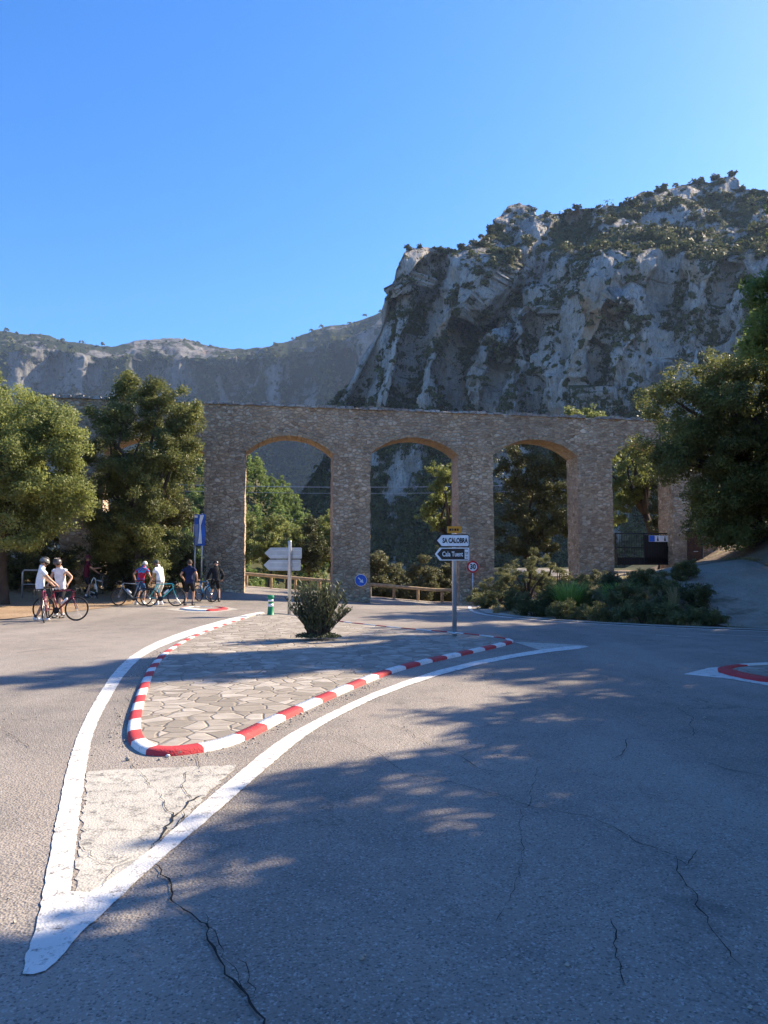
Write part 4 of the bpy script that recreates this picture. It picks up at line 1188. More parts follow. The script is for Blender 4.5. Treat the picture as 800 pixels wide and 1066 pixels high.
# the pair of arrow plates seen from behind
Yb = 24.2; x0 = (302 - 400) / FPX * Yb
b = Vector((x0, Yb, .1)); s = Yb / FPX; H = EYE + (587 - 563) * s - .1
bs = thing('direction_sign', 'two grey arrow plates seen from behind on a pale post beyond the oleander bush', 'direction sign', b, R(-3))
pm = MB(); pm.lathe([(.055, -.1), (.055, H - .02), (.05, H)], n=20); pm.build('post', M['galv'], bs, True)
for k, (zt, zb) in enumerate(((570, 581.5), (582.5, 594))):
    zc = EYE + (587 - (zt + zb) / 2) * s - .1; h = (zb - zt) * s; w = 33 * s; tip = 6 * s; xc = (-4.5 if k == 0 else -5.5) * s
    c = MB(); c.prism([(x + xc, y) for x, y in arrow_outline(w, h, tip)], (0, .085, zc), (1, 0, 0), (0, 0, 1), -.012)
    o = c.build('arrow_panel', M['grey_back'], bs)
    c = MB(); c.prism([(x + xc, y) for x, y in arrow_outline(w - .03, h - .03, tip * .9)], (0, .0985, zc), (1, 0, 0), (0, 0, 1), -.002); c.build('panel_face', M['sign_white'], o)
    c = MB()
    for dz in (-.09, .09): c.box((xc, .072, zc + dz), (w * .92, .02, .025))
    c.box((0, .06, zc), (.14, .03, .05)); c.build('stiffener', M['galv'], o)

# green and white bollard
b = gpt(282, 641.5); b.z = gh(b.x, b.y); hb = 21.5 * b.y / FPX
bo = thing('bollard', 'green plastic bollard with white bands at the far tip of the stone island', 'bollard', b)
pm = MB(); pm.lathe([(.13, 0), (.13, .03), (.105, .05), (.085, hb * .45), (.075, hb * .62), (.075, hb * .80), (.095, hb * .86), (.105, hb * .97), (.08, hb)], n=20); pm.build('body', M['bollard_green'], bo, True)
pm = MB(); pm.lathe([(.0885, hb * .46), (.0785, hb * .60)], n=20); pm.lathe([(.0785, hb * .70), (.079, hb * .80)], n=20); pm.build('reflective_band', M['sign_white'], bo, True)

# blue keep-right disc on the pier
def disc_sign(parent, c, r, layers):
    pass
sz, zz = wall_sz(375.5, 604)
kc = W(sz, -.16, zz); rr = 6.3 * kc.y / FPX
ks = thing('keep_right_sign', 'round blue sign with a white arrow pointing down right on the second pier', 'traffic sign', kc, math.atan(KW))
c = MB(); c.lathe([(rr, 0), (rr, .012)], n=28, axis='y'); c.build('disc', M['sign_white'], ks)
c = MB(); c.lathe([(rr * .93, -.003), (rr * .93, -.0005)], n=28, axis='y'); c.build('disc_face', M['sign_blue'], ks)
q = Matrix.Rotation(R(-45), 2)
arrow = [(-.62, .09), (.05, .09), (.05, .33), (.62, 0), (.05, -.33), (.05, -.09), (-.62, -.09)]
c = MB(); c.prism([tuple(q @ Vector(p) * rr) for p in arrow], (0, -.0035, 0), (1, 0, 0), (0, 0, 1), .003); c.build('arrow', M['sign_white'], ks)
c = MB(); c.box((0, .09, 0), (.05, .16, .05)); c.box((0, .02, 0), (.2, .02, .03)); c.build('bracket', M['galv'], ks)

# thirty limit
sz, zz = wall_sz(490, 590)
kc = W(sz, -.45, zz); rr = 6.2 * kc.y / FPX; hz = kc.z
gz0 = gh(kc.x, kc.y)
sp = thing('speed_limit_sign', 'round white speed limit sign with red ring on a thin post by the third pier', 'traffic sign', (kc.x, kc.y, gz0), R(6))
hh = hz - gz0
c = MB(); c.lathe([(.032, -.1), (.032, hh + .2)], (0, .05, 0), 14); c.build('post', M['galv'], sp, True)
c = MB(); c.lathe([(rr, 0), (rr, .012)], (0, 0, hh), 30, axis='y'); c.build('disc', M['sign_red'], sp)
c = MB(); c.lathe([(rr * .72, -.003), (rr * .72, -.0005)], (0, 0, hh), 30, axis='y'); f = c.build('disc_face', M['sign_white'], sp)
text_obj('lettering', '30', rr * 1.15, M['sign_black'], f, Matrix.Translation((0, -.005, hh)) @ Matrix.Rotation(PI / 2, 4, 'X'), .85, .012)

# blue banner on two poles
Yq = 34.2; s = Yq / FPX; xq = (208 - 400) * s; gq = gh(xq, Yq)
bn = thing('banner_sign', 'blue banner with a tapering white figure hung between two pale poles by the first pier', 'banner', (xq, Yq, gq))
zt, zb = EYE + (587 - 535.5) * s - gq, EYE + (587 - 568) * s - gq; wb = 11.2 * s
for xp, ht, cm in ((-5 * s, zt + .0, 'galv'), (2.2 * s, zt + .05, 'galv')):
    c = MB(); c.lathe([(.04, -.1), (.04, ht)], (xp, .06, 0), 14); c.build('pole', M[cm], bn, True)
V, F = [], []
nz = 14
c = MB()
for i in range(nz + 1):
    z = zb + (zt - zb) * i / nz
    for j in range(7):
        x = -wb / 2 + wb * j / 6
        V.append((x, .02 * math.sin(i * .7 + j * .5) - .01, z))
F = [(i * 7 + j, i * 7 + j + 1, (i + 1) * 7 + j + 1, (i + 1) * 7 + j) for i in range(nz) for j in range(6)]
c.add(V, F); fo = c.build('fabric', M['sign_blue'], bn)
sol = fo.modifiers.new('thick', 'SOLIDIFY'); sol.thickness = .006
fig = [(-.07, .06), (.12, .06), (.10, .30), (.055, .62), (.12, .80), (.20, .98), (.02, .98), (-.02, .80), (.0, .62), (-.03, .30)]
c = MB(); c.prism([(x * wb * 2.0, zb + y * (zt - zb)) for x, y in fig], (0, -.036, 0), (1, 0, 0), (0, 0, 1), .004); c.build('figure', M['sign_white'], fo)
c = MB(); c.box((-wb * .34, -.033, zb + (zt - zb) * .93), (wb * .28, .005, (zt - zb) * .07)); c.build('patch', M['sign_white'], fo)
M['fig_grey'] = plain('grey_blue_print', (.22, .28, .42), .6)
c = MB(); c.prism([(-wb * .42, zb + .03), (-wb * .16, zb + .03), (-wb * .10, zb + (zt - zb) * .70), (-wb * .42, zb + (zt - zb) * .66)], (0, -.034, 0), (1, 0, 0), (0, 0, 1), .003); c.build('side_stripe', M['fig_grey'], fo)

# tubular hoop rail at the left
Yr = 31.5; s = Yr / FPX; xr = (25 - 400) * s; gr_ = gh(xr, Yr)
hz = EYE + (587 - 593.5) * s - gr_
hr = thing('hoop_rail', 'grey tubular metal hoop rail under the big oak at the left', 'rail', (xr, Yr, gr_))
c = MB(); c.tube([(0, 0, -.1), (0, 0, hz - .1), (.06, 0, hz), (.8, 0, hz), (.88, 0, hz - .1), (.88, 0, -.1)], .035, 10); c.build('hoop', M['galv'], hr, True)
c = MB(); c.tube([(0.03, 0, hz * .5), (.85, 0, hz * .5)], .02, 8); c.build('crossbar', M['galv'], hr, True)

# timber guard rail beyond the arches
def guard(label, x0, x1, Y0, Y1, n, hrail=.72):
    a = Vector((x0, Y0, 0)); g_ = thing('guard_rail', label, 'guard rail', (x0, Y0, gh(x0, Y0)))
    pts = []
    for i in range(25):
        t = i / 24; x = x0 + (x1 - x0) * t; y = Y0 + (Y1 - Y0) * t
        pts.append((x - x0, y - Y0, gh(x, y) + hrail - gh(x0, Y0)))
    c = MB(); c.tube(pts, .10, 10); c.build('rail', M['wood'], g_, True)
    for i in range(n):
        t = (i + .5) / n; x = x0 + (x1 - x0) * t; y = Y0 + (Y1 - Y0) * t + .16
        c = MB(); z = gh(x, y) - gh(x0, Y0)
        c.lathe([(.085, z - .3), (.08, z + hrail + .03), (.07, z + hrail + .07)], (x - x0, y - Y0, 0), 10); c.build('rail_post', M['wood'], g_, True)
guard('timber guard rail on stout posts beyond the first open arch', -8.6, -1.6, 44.2, 44.3, 5)
guard('timber guard rail sloping down beyond the second open arch', -1.5, 5.4, 44.3, 44.2, 5)
c = drape('kerb_beyond', ribbon([(-9, 43.6), (-4, 43.7), (0, 43.7), (5.2, 43.6)], -.15, .15), .4, M['concrete'], .06)

# overhead cables
for k, (yy, lab) in enumerate(((507, 'upper pale overhead cable crossing the valley behind the arches'), (513.5, 'lower thin overhead cable crossing the valley behind the arches'))):
    pts = []
    for i in range(33):
        x = -60 + 110 * i / 32; pts.append((x, 64, EYE + (587 - yy) * 64 / FPX + .0009 * (x + 2) ** 2))
    c = MB(); c.tube(pts, .028 if k == 0 else .018, 6); tag(c.build('overhead_cable', M['cable']), lab, 'cable')

# ------------------------------------------------------------------ the gate
gl_s, _ = wall_sz(640, 570, .6); gr_s, _ = wall_sz(701, 570, .6)
def Wg(s, z): return W(s, .6, z)
zb = wall_sz(670, 588, .6)[1]; zt = wall_sz(670, 555.5, .6)[1]
gate = thing('gate', 'black steel double gate closing the right arch with its rusty leaf swung open', 'gate', Wg(gl_s, zb), math.atan(KW))
gw = gr_s - gl_s; ghh = zt - zb
leaf = MB()
def bar(a, b, w=.06, mb=None): mb.box(((a[0] + b[0]) / 2, 0, (a[1] + b[1]) / 2), (abs(b[0] - a[0]) + w, .05, abs(b[1] - a[1]) + w))
for a, b in (((.05, .03), (gw - .05, .03)), ((.05, ghh), (gw - .05, ghh)), ((.05, .03), (.05, ghh)), ((gw - .05, .03), (gw - .05, ghh)), ((gw * .5, .03), (gw * .5, ghh)), ((.05, ghh * .55), (gw - .05, ghh * .55))): bar(a, b, .07, leaf)
lf = leaf.build('gate_leaf', M['black_metal'], gate)
c = MB()
for i in range(1, 24):
    c.box((gw * i / 24, 0, ghh * .5), (.018, .018, ghh - .06))
c.build('bars', M['black_metal'], lf)
c = MB(); c.box((gw * .75, .03, ghh * .5), (gw * .46, .012, ghh * .9)); c.build('mesh_panel', M['black_metal'], lf)
c = MB(); c.box((gw * .5, .03, ghh * .13), (gw * .9, .012, ghh * .22)); c.build('kick_plate', M['black_metal'], lf)
bx = gw * .76; bw = gw * .36; bh = ghh * .2; bz = ghh * .84
c = MB(); c.box((bx, -.045, bz), (bw, .01, bh)); sb = c.build('notice_board', M['sign_white'], gate)
c = MB(); c.box((bx - bw * .36, -.052, bz), (bw * .27, .004, bh * .96)); c.build('blue_field', M['sign_blue'], sb)
c = MB()
for k in (-.08, .26):
    c.lathe([(.035, 0), (.035, .004)], (bx + bw * k, -.056, bz + bh * .26), 10, axis='y'); c.prism([(-.05, -.12), (.05, -.12), (.03, .04), (-.03, .04)], (bx + bw * k, -.052, bz), (1, 0, 0), (0, 0, 1), .004)
c.build('pictogram', M['sign_black'], sb)
# open leaf on the right
ol_ = MB(); lw = 1.5; lh = ghh * 1.08
for x in (0, lw): ol_.box((x, 0, lh / 2), (.06, .05, lh))
for z in (.03, lh - .03): ol_.box((lw / 2, 0, z), (lw, .05, .06))
ol2 = ol_.build('gate_leaf', M['black_metal'], gate); ol2.location = (gw + .02, -.05, .02); ol2.rotation_euler.z = R(-52); ol2['label'] = 'rusty sheet leaf swung open'
c = MB(); c.box((lw / 2, 0, lh / 2), (lw - .06, .02, lh - .06)); c.build('sheet', M['rust'], ol2)
c = MB(); c.box((lw * .78, -.04, lh * .38), (.22, .03, .03)); c.build('handle', M['galv'], ol2)

# ------------------------------------------------------------------ bicycles
TYRE = {}
def bicycle(label, loc, rz, col, lean=0.0, steer=0.0, pitch=0.0, group='bicycles of the resting cyclists', bar_col=None):
    root = thing('bicycle', label, 'bicycle', loc, 0, group)
    root.rotation_euler = Matrix.Rotation(rz, 3, 'Z').to_4x4().to_euler()
    Mx = Matrix.Rotation(rz, 4, 'Z') @ Matrix.Rotation(lean, 4, 'X') @ Matrix.Rotation(pitch, 4, 'Y')
    root.rotation_euler = Mx.to_euler()
    m = plain('frame_paint', col, .3, .1, .5)
    rh, fh, bb = (-.5, 0, .34), (.5, 0, .34), (-.08, 0, .28)
    st, ht, hb = (-.25, 0, .82), (.335, 0, .86), (.375, 0, .70)
    f = MB()
    f.tube([bb, st], .019, 10); f.tube([st, ht], .019, 10); f.tube([bb, hb], .025, 10); f.tube([hb, ht], .024, 10)
    for s_ in (-1, 1):
        f.tube([(bb[0], .03 * s_, bb[2]), (rh[0], .062 * s_, rh[2])], .011, 8); f.tube([(st[0], .02 * s_, st[2] - .07), (rh[0], .062 * s_, rh[2])], .009, 8)
    f.build('frame', m, root, True)
    fk = bpy.data.objects.new('fork', MB().tube([(0, 0, 0), (0, 0, .14)], .022, 8).build('tmp', m).data)
    bpy.data.objects.remove(bpy.data.objects['tmp'])
    COL.objects.link(fk); fk.parent = root; fk.location = hb; fk.rotation_euler.z = steer
    f = MB()
    for s_ in (-1, 1): f.tube([(0, .04 * s_, .0), (.02, .052 * s_, -.1), (.125, .055 * s_, -.36)], .012, 8)
    f.build('blade', m, fk, True)
    f = MB(); f.tube([(-.04, 0, .16), (-.05, 0, .20), (.05, 0, .215)], .016, 8)
    f.tube([(.05, -.2, .215), (.05, .2, .215)], .014, 8)
    for s_ in (-1, 1): f.tube([(.05, .2 * s_, .215), (.13, .205 * s_, .21), (.155, .21 * s_, .15), (.12, .215 * s_, .09), (.03, .22 * s_, .08)], .015, 8)
    f.build('handlebar', M['rubber'], fk, True)
    for par, c in ((root, rh), (fk, (.125, 0, -.36))):
        w = bpy.data.objects.new('wheel', None); 
        g = MB(); N = 36
        g.tube([(c[0] + .325 * math.cos(2 * PI * i / N), 0, c[2] + .325 * math.sin(2 * PI * i / N)) for i in range(N)], .017, 8, closed=True)
        if par is root:
            wh = g.build('wheel', M['rubber'], par, True)
            host = wh
        else:
            wh = g.build('wheel', M['rubber'], par, True); host = wh
        if par is root:
            g = MB(); g.tube([(c[0] + .305 * math.cos(2 * PI * i / N), 0, c[2] + .305 * math.sin(2 * PI * i / N)) for i in range(N)], .011, 6, closed=True)
            g.build('rim', M['black_metal'], host, True)
            g = MB()
            g.tube([(c[0], -.04, c[2]), (c[0], .04, c[2])], .02, 8)
            for i in range(20):
                a = 2 * PI * i / 20; g.tube([(c[0], .03 * (-1) ** i, c[2]), (c[0] + .305 * math.cos(a), 0, c[2] + .305 * math.sin(a))], .0022, 4)
            g.build('spokes', M['alloy'], host)
        else:
            gm = MB(); gm.tube([(c[0] + .305 * math.cos(2 * PI * i / N), 0, c[2] + .305 * math.sin(2 * PI * i / N)) for i in range(N)], .011, 6, closed=True)
            gm.tube([(c[0], -.04, c[2]), (c[0], .04, c[2])], .02, 8, 1)
            for i in range(20):
                a = 2 * PI * i / 20; gm.tube([(c[0], .03 * (-1) ** i, c[2]), (c[0] + .305 * math.cos(a), 0, c[2] + .305 * math.sin(a))], .0022, 4, 1)
            # fork > wheel is already the third level: rim and spokes stay in the wheel's own mesh
            b0 = gm; me = wh.data
            bm = bmesh.new(); bm.from_mesh(me)
            vs = [bm.verts.new(p) for p in gm.v]
            for ff, mi in zip(gm.f, gm.m):
                q_ = bm.faces.new([vs[i] for i in ff]); q_.material_index = 1 + mi
            bm.to_mesh(me); bm.free(); me.materials.append(M['black_metal']); me.materials.append(M['alloy'])
    bt = Vector(bb).lerp(Vector(hb), .34); bu = Vector(bb).lerp(Vector(hb), .68); up_ = Vector((-.045, 0, .052))
    f = MB(); f.tube([bt + up_, bt.lerp(bu, .75) + up_, bu + up_, bu.lerp(bt, -.12) + up_], [.036, .036, .030, .014], 10); f.build('bottle', M['sign_white'], root, True)
    f = MB(); f.tube([st, (-.285, 0, .93)], .014, 8); f.build('seat_post', M['alloy'], root, True)
    f = MB(); f.ball((-.33, 0, .95), (.10, .07, .025), 12); f.ball((-.20, 0, .95), (.12, .028, .02), 12); f.build('saddle', M['rubber'], root, True)
    f = MB(); f.lathe([(.095, -.055), (.095, -.050)], (bb[0], 0, bb[2]), 20, axis='y')
    for s_ in (-1, 1):
        f.tube([(bb[0], .06 * s_, bb[2]), (bb[0] + .12 * s_, .075 * s_, bb[2] - .12 * s_)], .012, 6); f.box((bb[0] + .12 * s_, .12 * s_, bb[2] - .12 * s_), (.09, .06, .02))
    f.build('crankset', M['black_metal'], root)
    return root

# ------------------------------------------------------------------ people
def skin(name, joints, edges, mat, parent, sub=2):
    me = bpy.data.meshes.new(name); me.from_pydata([j[0] for j in joints], edges, [])
    o = bpy.data.objects.new('tmp_' + name, me); COL.objects.link(o)
    md = o.modifiers.new('s', 'SKIN'); md.branch_smoothing = .6
    for i, j in enumerate(joints):
        sv = me.skin_vertices[0].data[i]; r = j[1]; sv.radius = r if isinstance(r, tuple) else (r, r); sv.use_root = (i == 0)
    sd = o.modifiers.new('d', 'SUBSURF'); sd.levels = sub; sd.render_levels = sub
    dg = bpy.context.evaluated_depsgraph_get(); dg.update()
    m2 = bpy.data.meshes.new_from_object(o.evaluated_get(dg)); m2.name = name
    bpy.data.objects.remove(o)
    m2.materials.clear()
    m2.polygons.foreach_set('use_smooth', [True] * len(m2.polygons))
    return link(name, m2, mat, parent)

def ik(a, b, l1, l2, pole):
    a, b, pole = Vector(a), Vector(b), Vector(pole)
    d = b - a; L = min(d.length, (l1 + l2) * .995); u = d.normalized(); b = a + u * L
    x = (l1 * l1 - l2 * l2 + L * L) / (2 * L); h = math.sqrt(max(0, l1 * l1 - x * x))
    p = (pole - u * pole.dot(u)).normalized()
    return a + u * x + p * h, b

def append_mesh(o, mb, mats=()):
    me = o.data; base = len(me.materials)
    for m in mats: me.materials.append(m)
    bm = bmesh.new(); bm.from_mesh(me)
    vs = [bm.verts.new(p) for p in mb.v]
    for f, mi in zip(mb.f, mb.m):
        try:
            q = bm.faces.new([vs[i] for i in f]); q.material_index = mi; q.smooth = True
        except ValueError: pass
    bm.to_mesh(me); bm.free()

SKIN = plain('sun_tanned_skin', (.46, .26, .17), .55, 0, .4, .1, 9)
HAIR = {}
def person(label, loc, face, lean=0, hip=.93, hands=None, feet=None, head=None, turn=0, shirt=(.8, .8, .8), shorts=(.03, .03, .03), sleeve=.55, leg_cover=.8,
           helmet=None, hair=(.06, .04, .03), shoe=(.7, .7, .7), sock=(.8, .8, .8), scale=1.0, shirt2=None, skin_m=None):
    """faces local +Y; hands and feet are targets in metres, right then left"""
    root = thing('person', label, 'person', loc, face, None, scale)
    sm = skin_m or SKIN
    la = R(lean); td = Vector((0, math.sin(la), math.cos(la)))
    hp = Vector((0, -.12 * math.sin(la), hip))
    sp_, ch, nk = hp + td * .19, hp + td * .40, hp + td * .565
    hl = R(lean * .45 if head is None else head); hd = Vector((0, math.sin(hl), math.cos(hl)))
    hb, hm, htp = nk + hd * .055, nk + hd * .145, nk + hd * .225
    hands = hands or [(.26, .10, .86), (-.26, .10, .86)]
    feet = feet or [(.11, .02, .085), (-.11, .02, .085)]
    J = [(hp, .13), (sp_, .118), (ch, .135), (nk, .062), (hb + hd * .01, .066), (hm, .088), (htp, .070)]
    Ed = [(0, 1), (1, 2), (2, 3), (3, 4), (4, 5), (5, 6)]
    arms, legs = [], []
    for k, sx in enumerate((1, -1)):
        sh = ch + td * .085 + Vector((.175 * sx, 0, 0))
        el, wr = ik(sh, hands[k], .29, .255, (.55 * sx, -.7, -.35))
        fd = (wr - el).normalized()
        i = len(J); J += [(sh, .062), (el, .043), (wr, .028), (wr + fd * .06, (.036, .022)), (wr + fd * .085, (.034, .018))]
        Ed += [(2, i), (i, i + 1), (i + 1, i + 2), (i + 2, i + 3), (i + 3, i + 4)]
        arms.append((sh, el, wr, fd))
        hj = hp + Vector((.092 * sx, 0, -.04))
        kn, an = ik(hj, feet[k], .43, .43, (.06 * sx, 1, 0))
        i = len(J); J += [(hj, .092), (hj.lerp(kn, .5), .074), (kn, .054), (kn.lerp(an, .35), .052), (an, .036), (an + Vector((.015 * sx, .05, -.045)), .034), (an + Vector((.025 * sx, .16, -.055)), .028)]
        Ed += [(0, i), (i, i + 1), (i + 1, i + 2), (i + 2, i + 3), (i + 3, i + 4), (i + 4, i + 5), (i + 5, i + 6)]
        legs.append((hj, kn, an, sx))
    body = skin('body', [(j[0], j[1]) for j in J], Ed, sm, root)
    bare = body.data.copy()
    mb = MB()
    for (sh, el, wr, fd), sx in zip(arms, (1, -1)):
        side = fd.cross(Vector((0, 1, .2))).normalized() if abs(fd.y) < .8 else fd.cross(Vector((0, 0, 1))).normalized()
        curl = side.cross(fd) * (1 if (side.cross(fd)).z < 0 else -1)
        p = wr + fd * .07
        for q, ln in ((-.027, .062), (-.009, .075), (.009, .070), (.027, .055)):
            a = p + side * q
            mb.tube([a, a + fd * ln * .55 + curl * .006, a + fd * ln * .85 + curl * .025, a + fd * ln * .9 + curl * .04], [.0095, .0088, .008, .006], 6)
        a = wr + fd * .025 + side * .028
        mb.tube([a, a + side * .028 + fd * .025, a + side * .03 + fd * .055 + curl * .012], [.011, .010, .007], 6)
    yw = Matrix.Rotation(R(turn), 3, 'Z')
    fwd = yw @ Vector((0, math.cos(hl), -math.sin(hl))); rt = fwd.cross(hd).normalized()
    mb.tube([hm + fwd * .08 + hd * .012, hm + fwd * .105 - hd * .008, hm + fwd * .088 - hd * .025], [.010, .014, .012], 6)
    for sx in (1, -1): mb.ball(hm + rt * .088 * sx - hd * .005 - fwd * .005, (.012, .02, .03), 8)
    mb.tube([hm + fwd * .085 - rt * .02 - hd * .052, hm + fwd * .09 - hd * .052, hm + fwd * .085 + rt * .02 - hd * .052], .006, 6)
    append_mesh(body, mb)
    c = MB()
    for sx in (1, -1): c.ball(hm + fwd * .082 + rt * .03 * sx + hd * .01, .011, 8)
    c.build('eyes', M['black_metal'], root, True)
    rotm = Matrix((rt, fwd, hd)).transposed()
    def cap(r, cut, ofs=Vector((0, 0, 0)), wob_=0):
        """the upper part of an ellipsoid round the head"""
        V, F = [], []; n = 16; rows = 8
        for i in range(rows + 1):
            th = (PI * cut) * (i + .05) / rows
            for k in range(n):
                q = 2 * PI * k / n
                back = 1 + .15 * max(0, -math.sin(q)) * (i / rows)
                pz = math.cos(th * back)
                V.append(hm + ofs + rotm @ Vector((r[0] * math.sin(th * back) * math.cos(q), r[1] * math.sin(th * back) * math.sin(q), r[2] * pz)))
        for i in range(rows):
            for k in range(n): F.append((i * n + k, (i + 1) * n + k, (i + 1) * n + (k + 1) % n, i * n + (k + 1) % n))
        F.append(tuple(range(n)))
        return V, F
    if hair is not None:
        V, F = cap((.098, .108, .112), .60, hd * .012 - fwd * .012); hm_ = MB().add(V, F).build('hair', plain('hair', hair, .7, 0, .3, .3, 30), root, True)
    if helmet is not None:
        V, F = cap((.115, .14, .125), .50, hd * .035); ho = MB().add(V, F)
        for q in (-.05, 0, .05): ho.tube([hm + hd * (.035 + .11) + fwd * .09 + rt * q, hm + hd * (.035 + .133) + rt * q, hm + hd * .13 - fwd * .1 + rt * q], .014, 6)
        ho = ho.build('helmet', plain('helmet_shell', helmet, .35, 0, .5), root, True)
        c = MB()
        for sx in (1, -1): c.tube([hm + rt * .095 * sx + hd * .03, hm + rt * .08 * sx - hd * .06, hm - hd * .10 + fwd * .03], .006, 5)
        c.build('chin_strap', M['rubber'], ho)
    # jersey and shorts: the body's own surface, let out by the thickness of the cloth
    jm = plain('jersey_cloth', shirt, .85, 0, .2, .16, 7) if shirt2 is None else None
    if jm is None:
        t = NT('printed_jersey', .8, .2); n_ = t.noise(2.6, 2, .5, dist=.8)
        t.color(t.ramp(n_, [(.40, shirt), (.47, shirt2[0]), (.56, shirt2[1]), (.64, shirt)], 'CONSTANT')); jm = t.m
    bones = [('t', hp - td * .12, nk), ('n', nk, htp)]
    for (sh, el, wr, fd), sx in zip(arms, (1, -1)): bones += [('t', ch, sh - Vector((.05 * sx, 0, 0))), ('a', sh, el), ('f', el, wr), ('h', wr, wr + fd * .12)]
    for hj, kn, an, sx in legs: bones += [('g', hj, kn), ('s', kn, an), ('o', an, an + Vector((0, .16, -.05)))]
    def part_of(p):
        best = None
        for nm, q0, q1 in bones:
            d = q1 - q0; t = max(0, min(1, (p - q0).dot(d) / d.length_squared)); r = (p - q0 - d * t).length
            if nm in 'n' : r += .02
            if best is None or r < best[0]: best = (r, nm, t)
        return best[1], best[2]
    cent = [(part_of(f.center), f.center.copy()) for f in bare.polygons]
    def wear(name, test, off, mat):
        keep = [f for f, (pt, c) in zip(bare.polygons, cent) if test(pt[0], pt[1], c)]
        ids = sorted({v for f in keep for v in f.vertices}); ix = {v: i for i, v in enumerate(ids)}
        V = [bare.vertices[v].co + bare.vertices[v].normal * off for v in ids]
        me = bpy.data.meshes.new(name); me.from_pydata(V, [], [[ix[v] for v in f.vertices] for f in keep])
        me.polygons.foreach_set('use_smooth', [True] * len(keep)); me.update()
        o = link(name, me, mat, root)
        sd = o.modifiers.new('cloth', 'SOLIDIFY'); sd.thickness = .006; sd.offset = 0
        return o
    def on_jersey(nm, t, c):
        up = (c - hp).dot(td)
        if nm == 't': return up > -.07
        if nm == 'g': return up > -.07 and t < .2
        return (nm == 'a' and t < min(sleeve, 1.01)) or (nm == 'f' and sleeve > 1 and t < .92) or (nm == 'a' and sleeve > 1)
    def on_shorts(nm, t, c):
        up = (c - hp).dot(td)
        return (nm == 't' and up < .06) or (nm == 'g' and t < leg_cover)
    wear('jersey', on_jersey, .020, jm)
    wear('shorts', on_shorts, .013, plain('shorts_cloth', shorts, .85, 0, .2, .16, 8))
    for hj, kn, an, sx in legs:
        c = MB(); a = an
        c.tube([a + Vector((0, 0, .07)), a + Vector((0, -.005, .0))], [.048, .046], 12); c.build('sock', plain('sock_knit', sock, .9), root, True)
        fz = a.z
        c = MB(); c.ball((a.x + .012 * sx, a.y + .05, fz - .045), (.048, .135, .045), 14); c.ball((a.x, a.y - .02, fz - .02), (.045, .06, .05), 12)
        c.build('shoe', plain('shoe_leather', shoe, .5), root, True)
    return root

def at(px, Y): 
    x = (px - 400) / FPX * Y; return Vector((x, Y, gh(x, Y)))
# face = rotation about Z of a figure that looks along +Y; -90 degrees looks to the right
person('person in white t-shirt and olive shorts standing at the far left, reaching toward a bicycle', at(43.5, 21.8), R(-62), 4, hands=[(.14, .42, 1.0), (-.20, .36, .98)], feet=[(.10, .10, .085), (-.12, -.08, .085)], head=22,
       shirt=(.80, .80, .79), shorts=(.085, .085, .06), hair=(.05, .04, .035), helmet=(.16, .15, .13), shoe=(.75, .75, .75), sock=(.05, .05, .05), leg_cover=.92)
person('person in pale sleeveless jersey and dark helmet standing behind the dark red bicycle', at(64.5, 22.9), R(168), 10, hands=[(.20, .30, 1.0), (-.34, .12, 1.02)], head=30,
       shirt=(.74, .70, .70), shorts=(.02, .02, .024), hair=(.06, .045, .035), helmet=(.06, .05, .05), shoe=(.04, .04, .04), sock=(.8, .8, .8), sleeve=.16)
person('person in dark maroon jersey under the trees holding up a white bicycle', at(91, 32.2), R(-70), 6, hands=[(.12, .48, 1.25), (-.16, .46, 1.05)],
       shirt=(.10, .012, .03), shorts=(.02, .02, .03), helmet=(.10, .02, .04), shoe=(.05, .05, .05))
person('person with pale grey hair in red and blue jersey bending over a grey bicycle', at(147.5, 30), R(-18), 24, hands=[(.34, .30, .95), (-.34, .14, .96)], head=34, feet=[(.10, .06, .085), (-.14, -.06, .085)],
       shirt=(.03, .12, .34), shirt2=((.50, .02, .05), (.05, .28, .50)), shorts=(.03, .085, .19), hair=(.62, .60, .55), shoe=(.7, .7, .7), leg_cover=.85)
person('person in white shirt and cream shorts leaning toward the turquoise bicycle', at(168, 29.8), R(62), 14, hands=[(.10, .44, .98), (-.12, .40, .92)], head=40,
       shirt=(.82, .80, .77), shorts=(.66, .63, .55), hair=(.09, .075, .06), helmet=(.07, .085, .06), shoe=(.8, .8, .8), leg_cover=.95)
person('person in navy jersey and black shorts standing with back turned near the banner', at(198, 29.6), R(-6), 2, hands=[(.27, .12, 1.02), (-.27, .12, 1.02)], feet=[(.11, .12, .085), (-.13, -.08, .085)],
       shirt=(.012, .02, .06), shorts=(.012, .012, .014), hair=(.06, .04, .03), shoe=(.03, .03, .03), sock=(.05, .05, .06), leg_cover=.85)
person('person all in black with helmet bending over a blue bicycle at the first pier', at(225, 31.5), R(8), 26, hip=.90, hands=[(.24, .22, .92), (-.34, .26, .84)], head=30, feet=[(.16, .05, .085), (-.16, .02, .085)],
       shirt=(.014, .014, .016), shorts=(.012, .012, .013), sleeve=2, hair=None, helmet=(.02, .02, .022), shoe=(.03, .03, .03), sock=(.03, .03, .03))

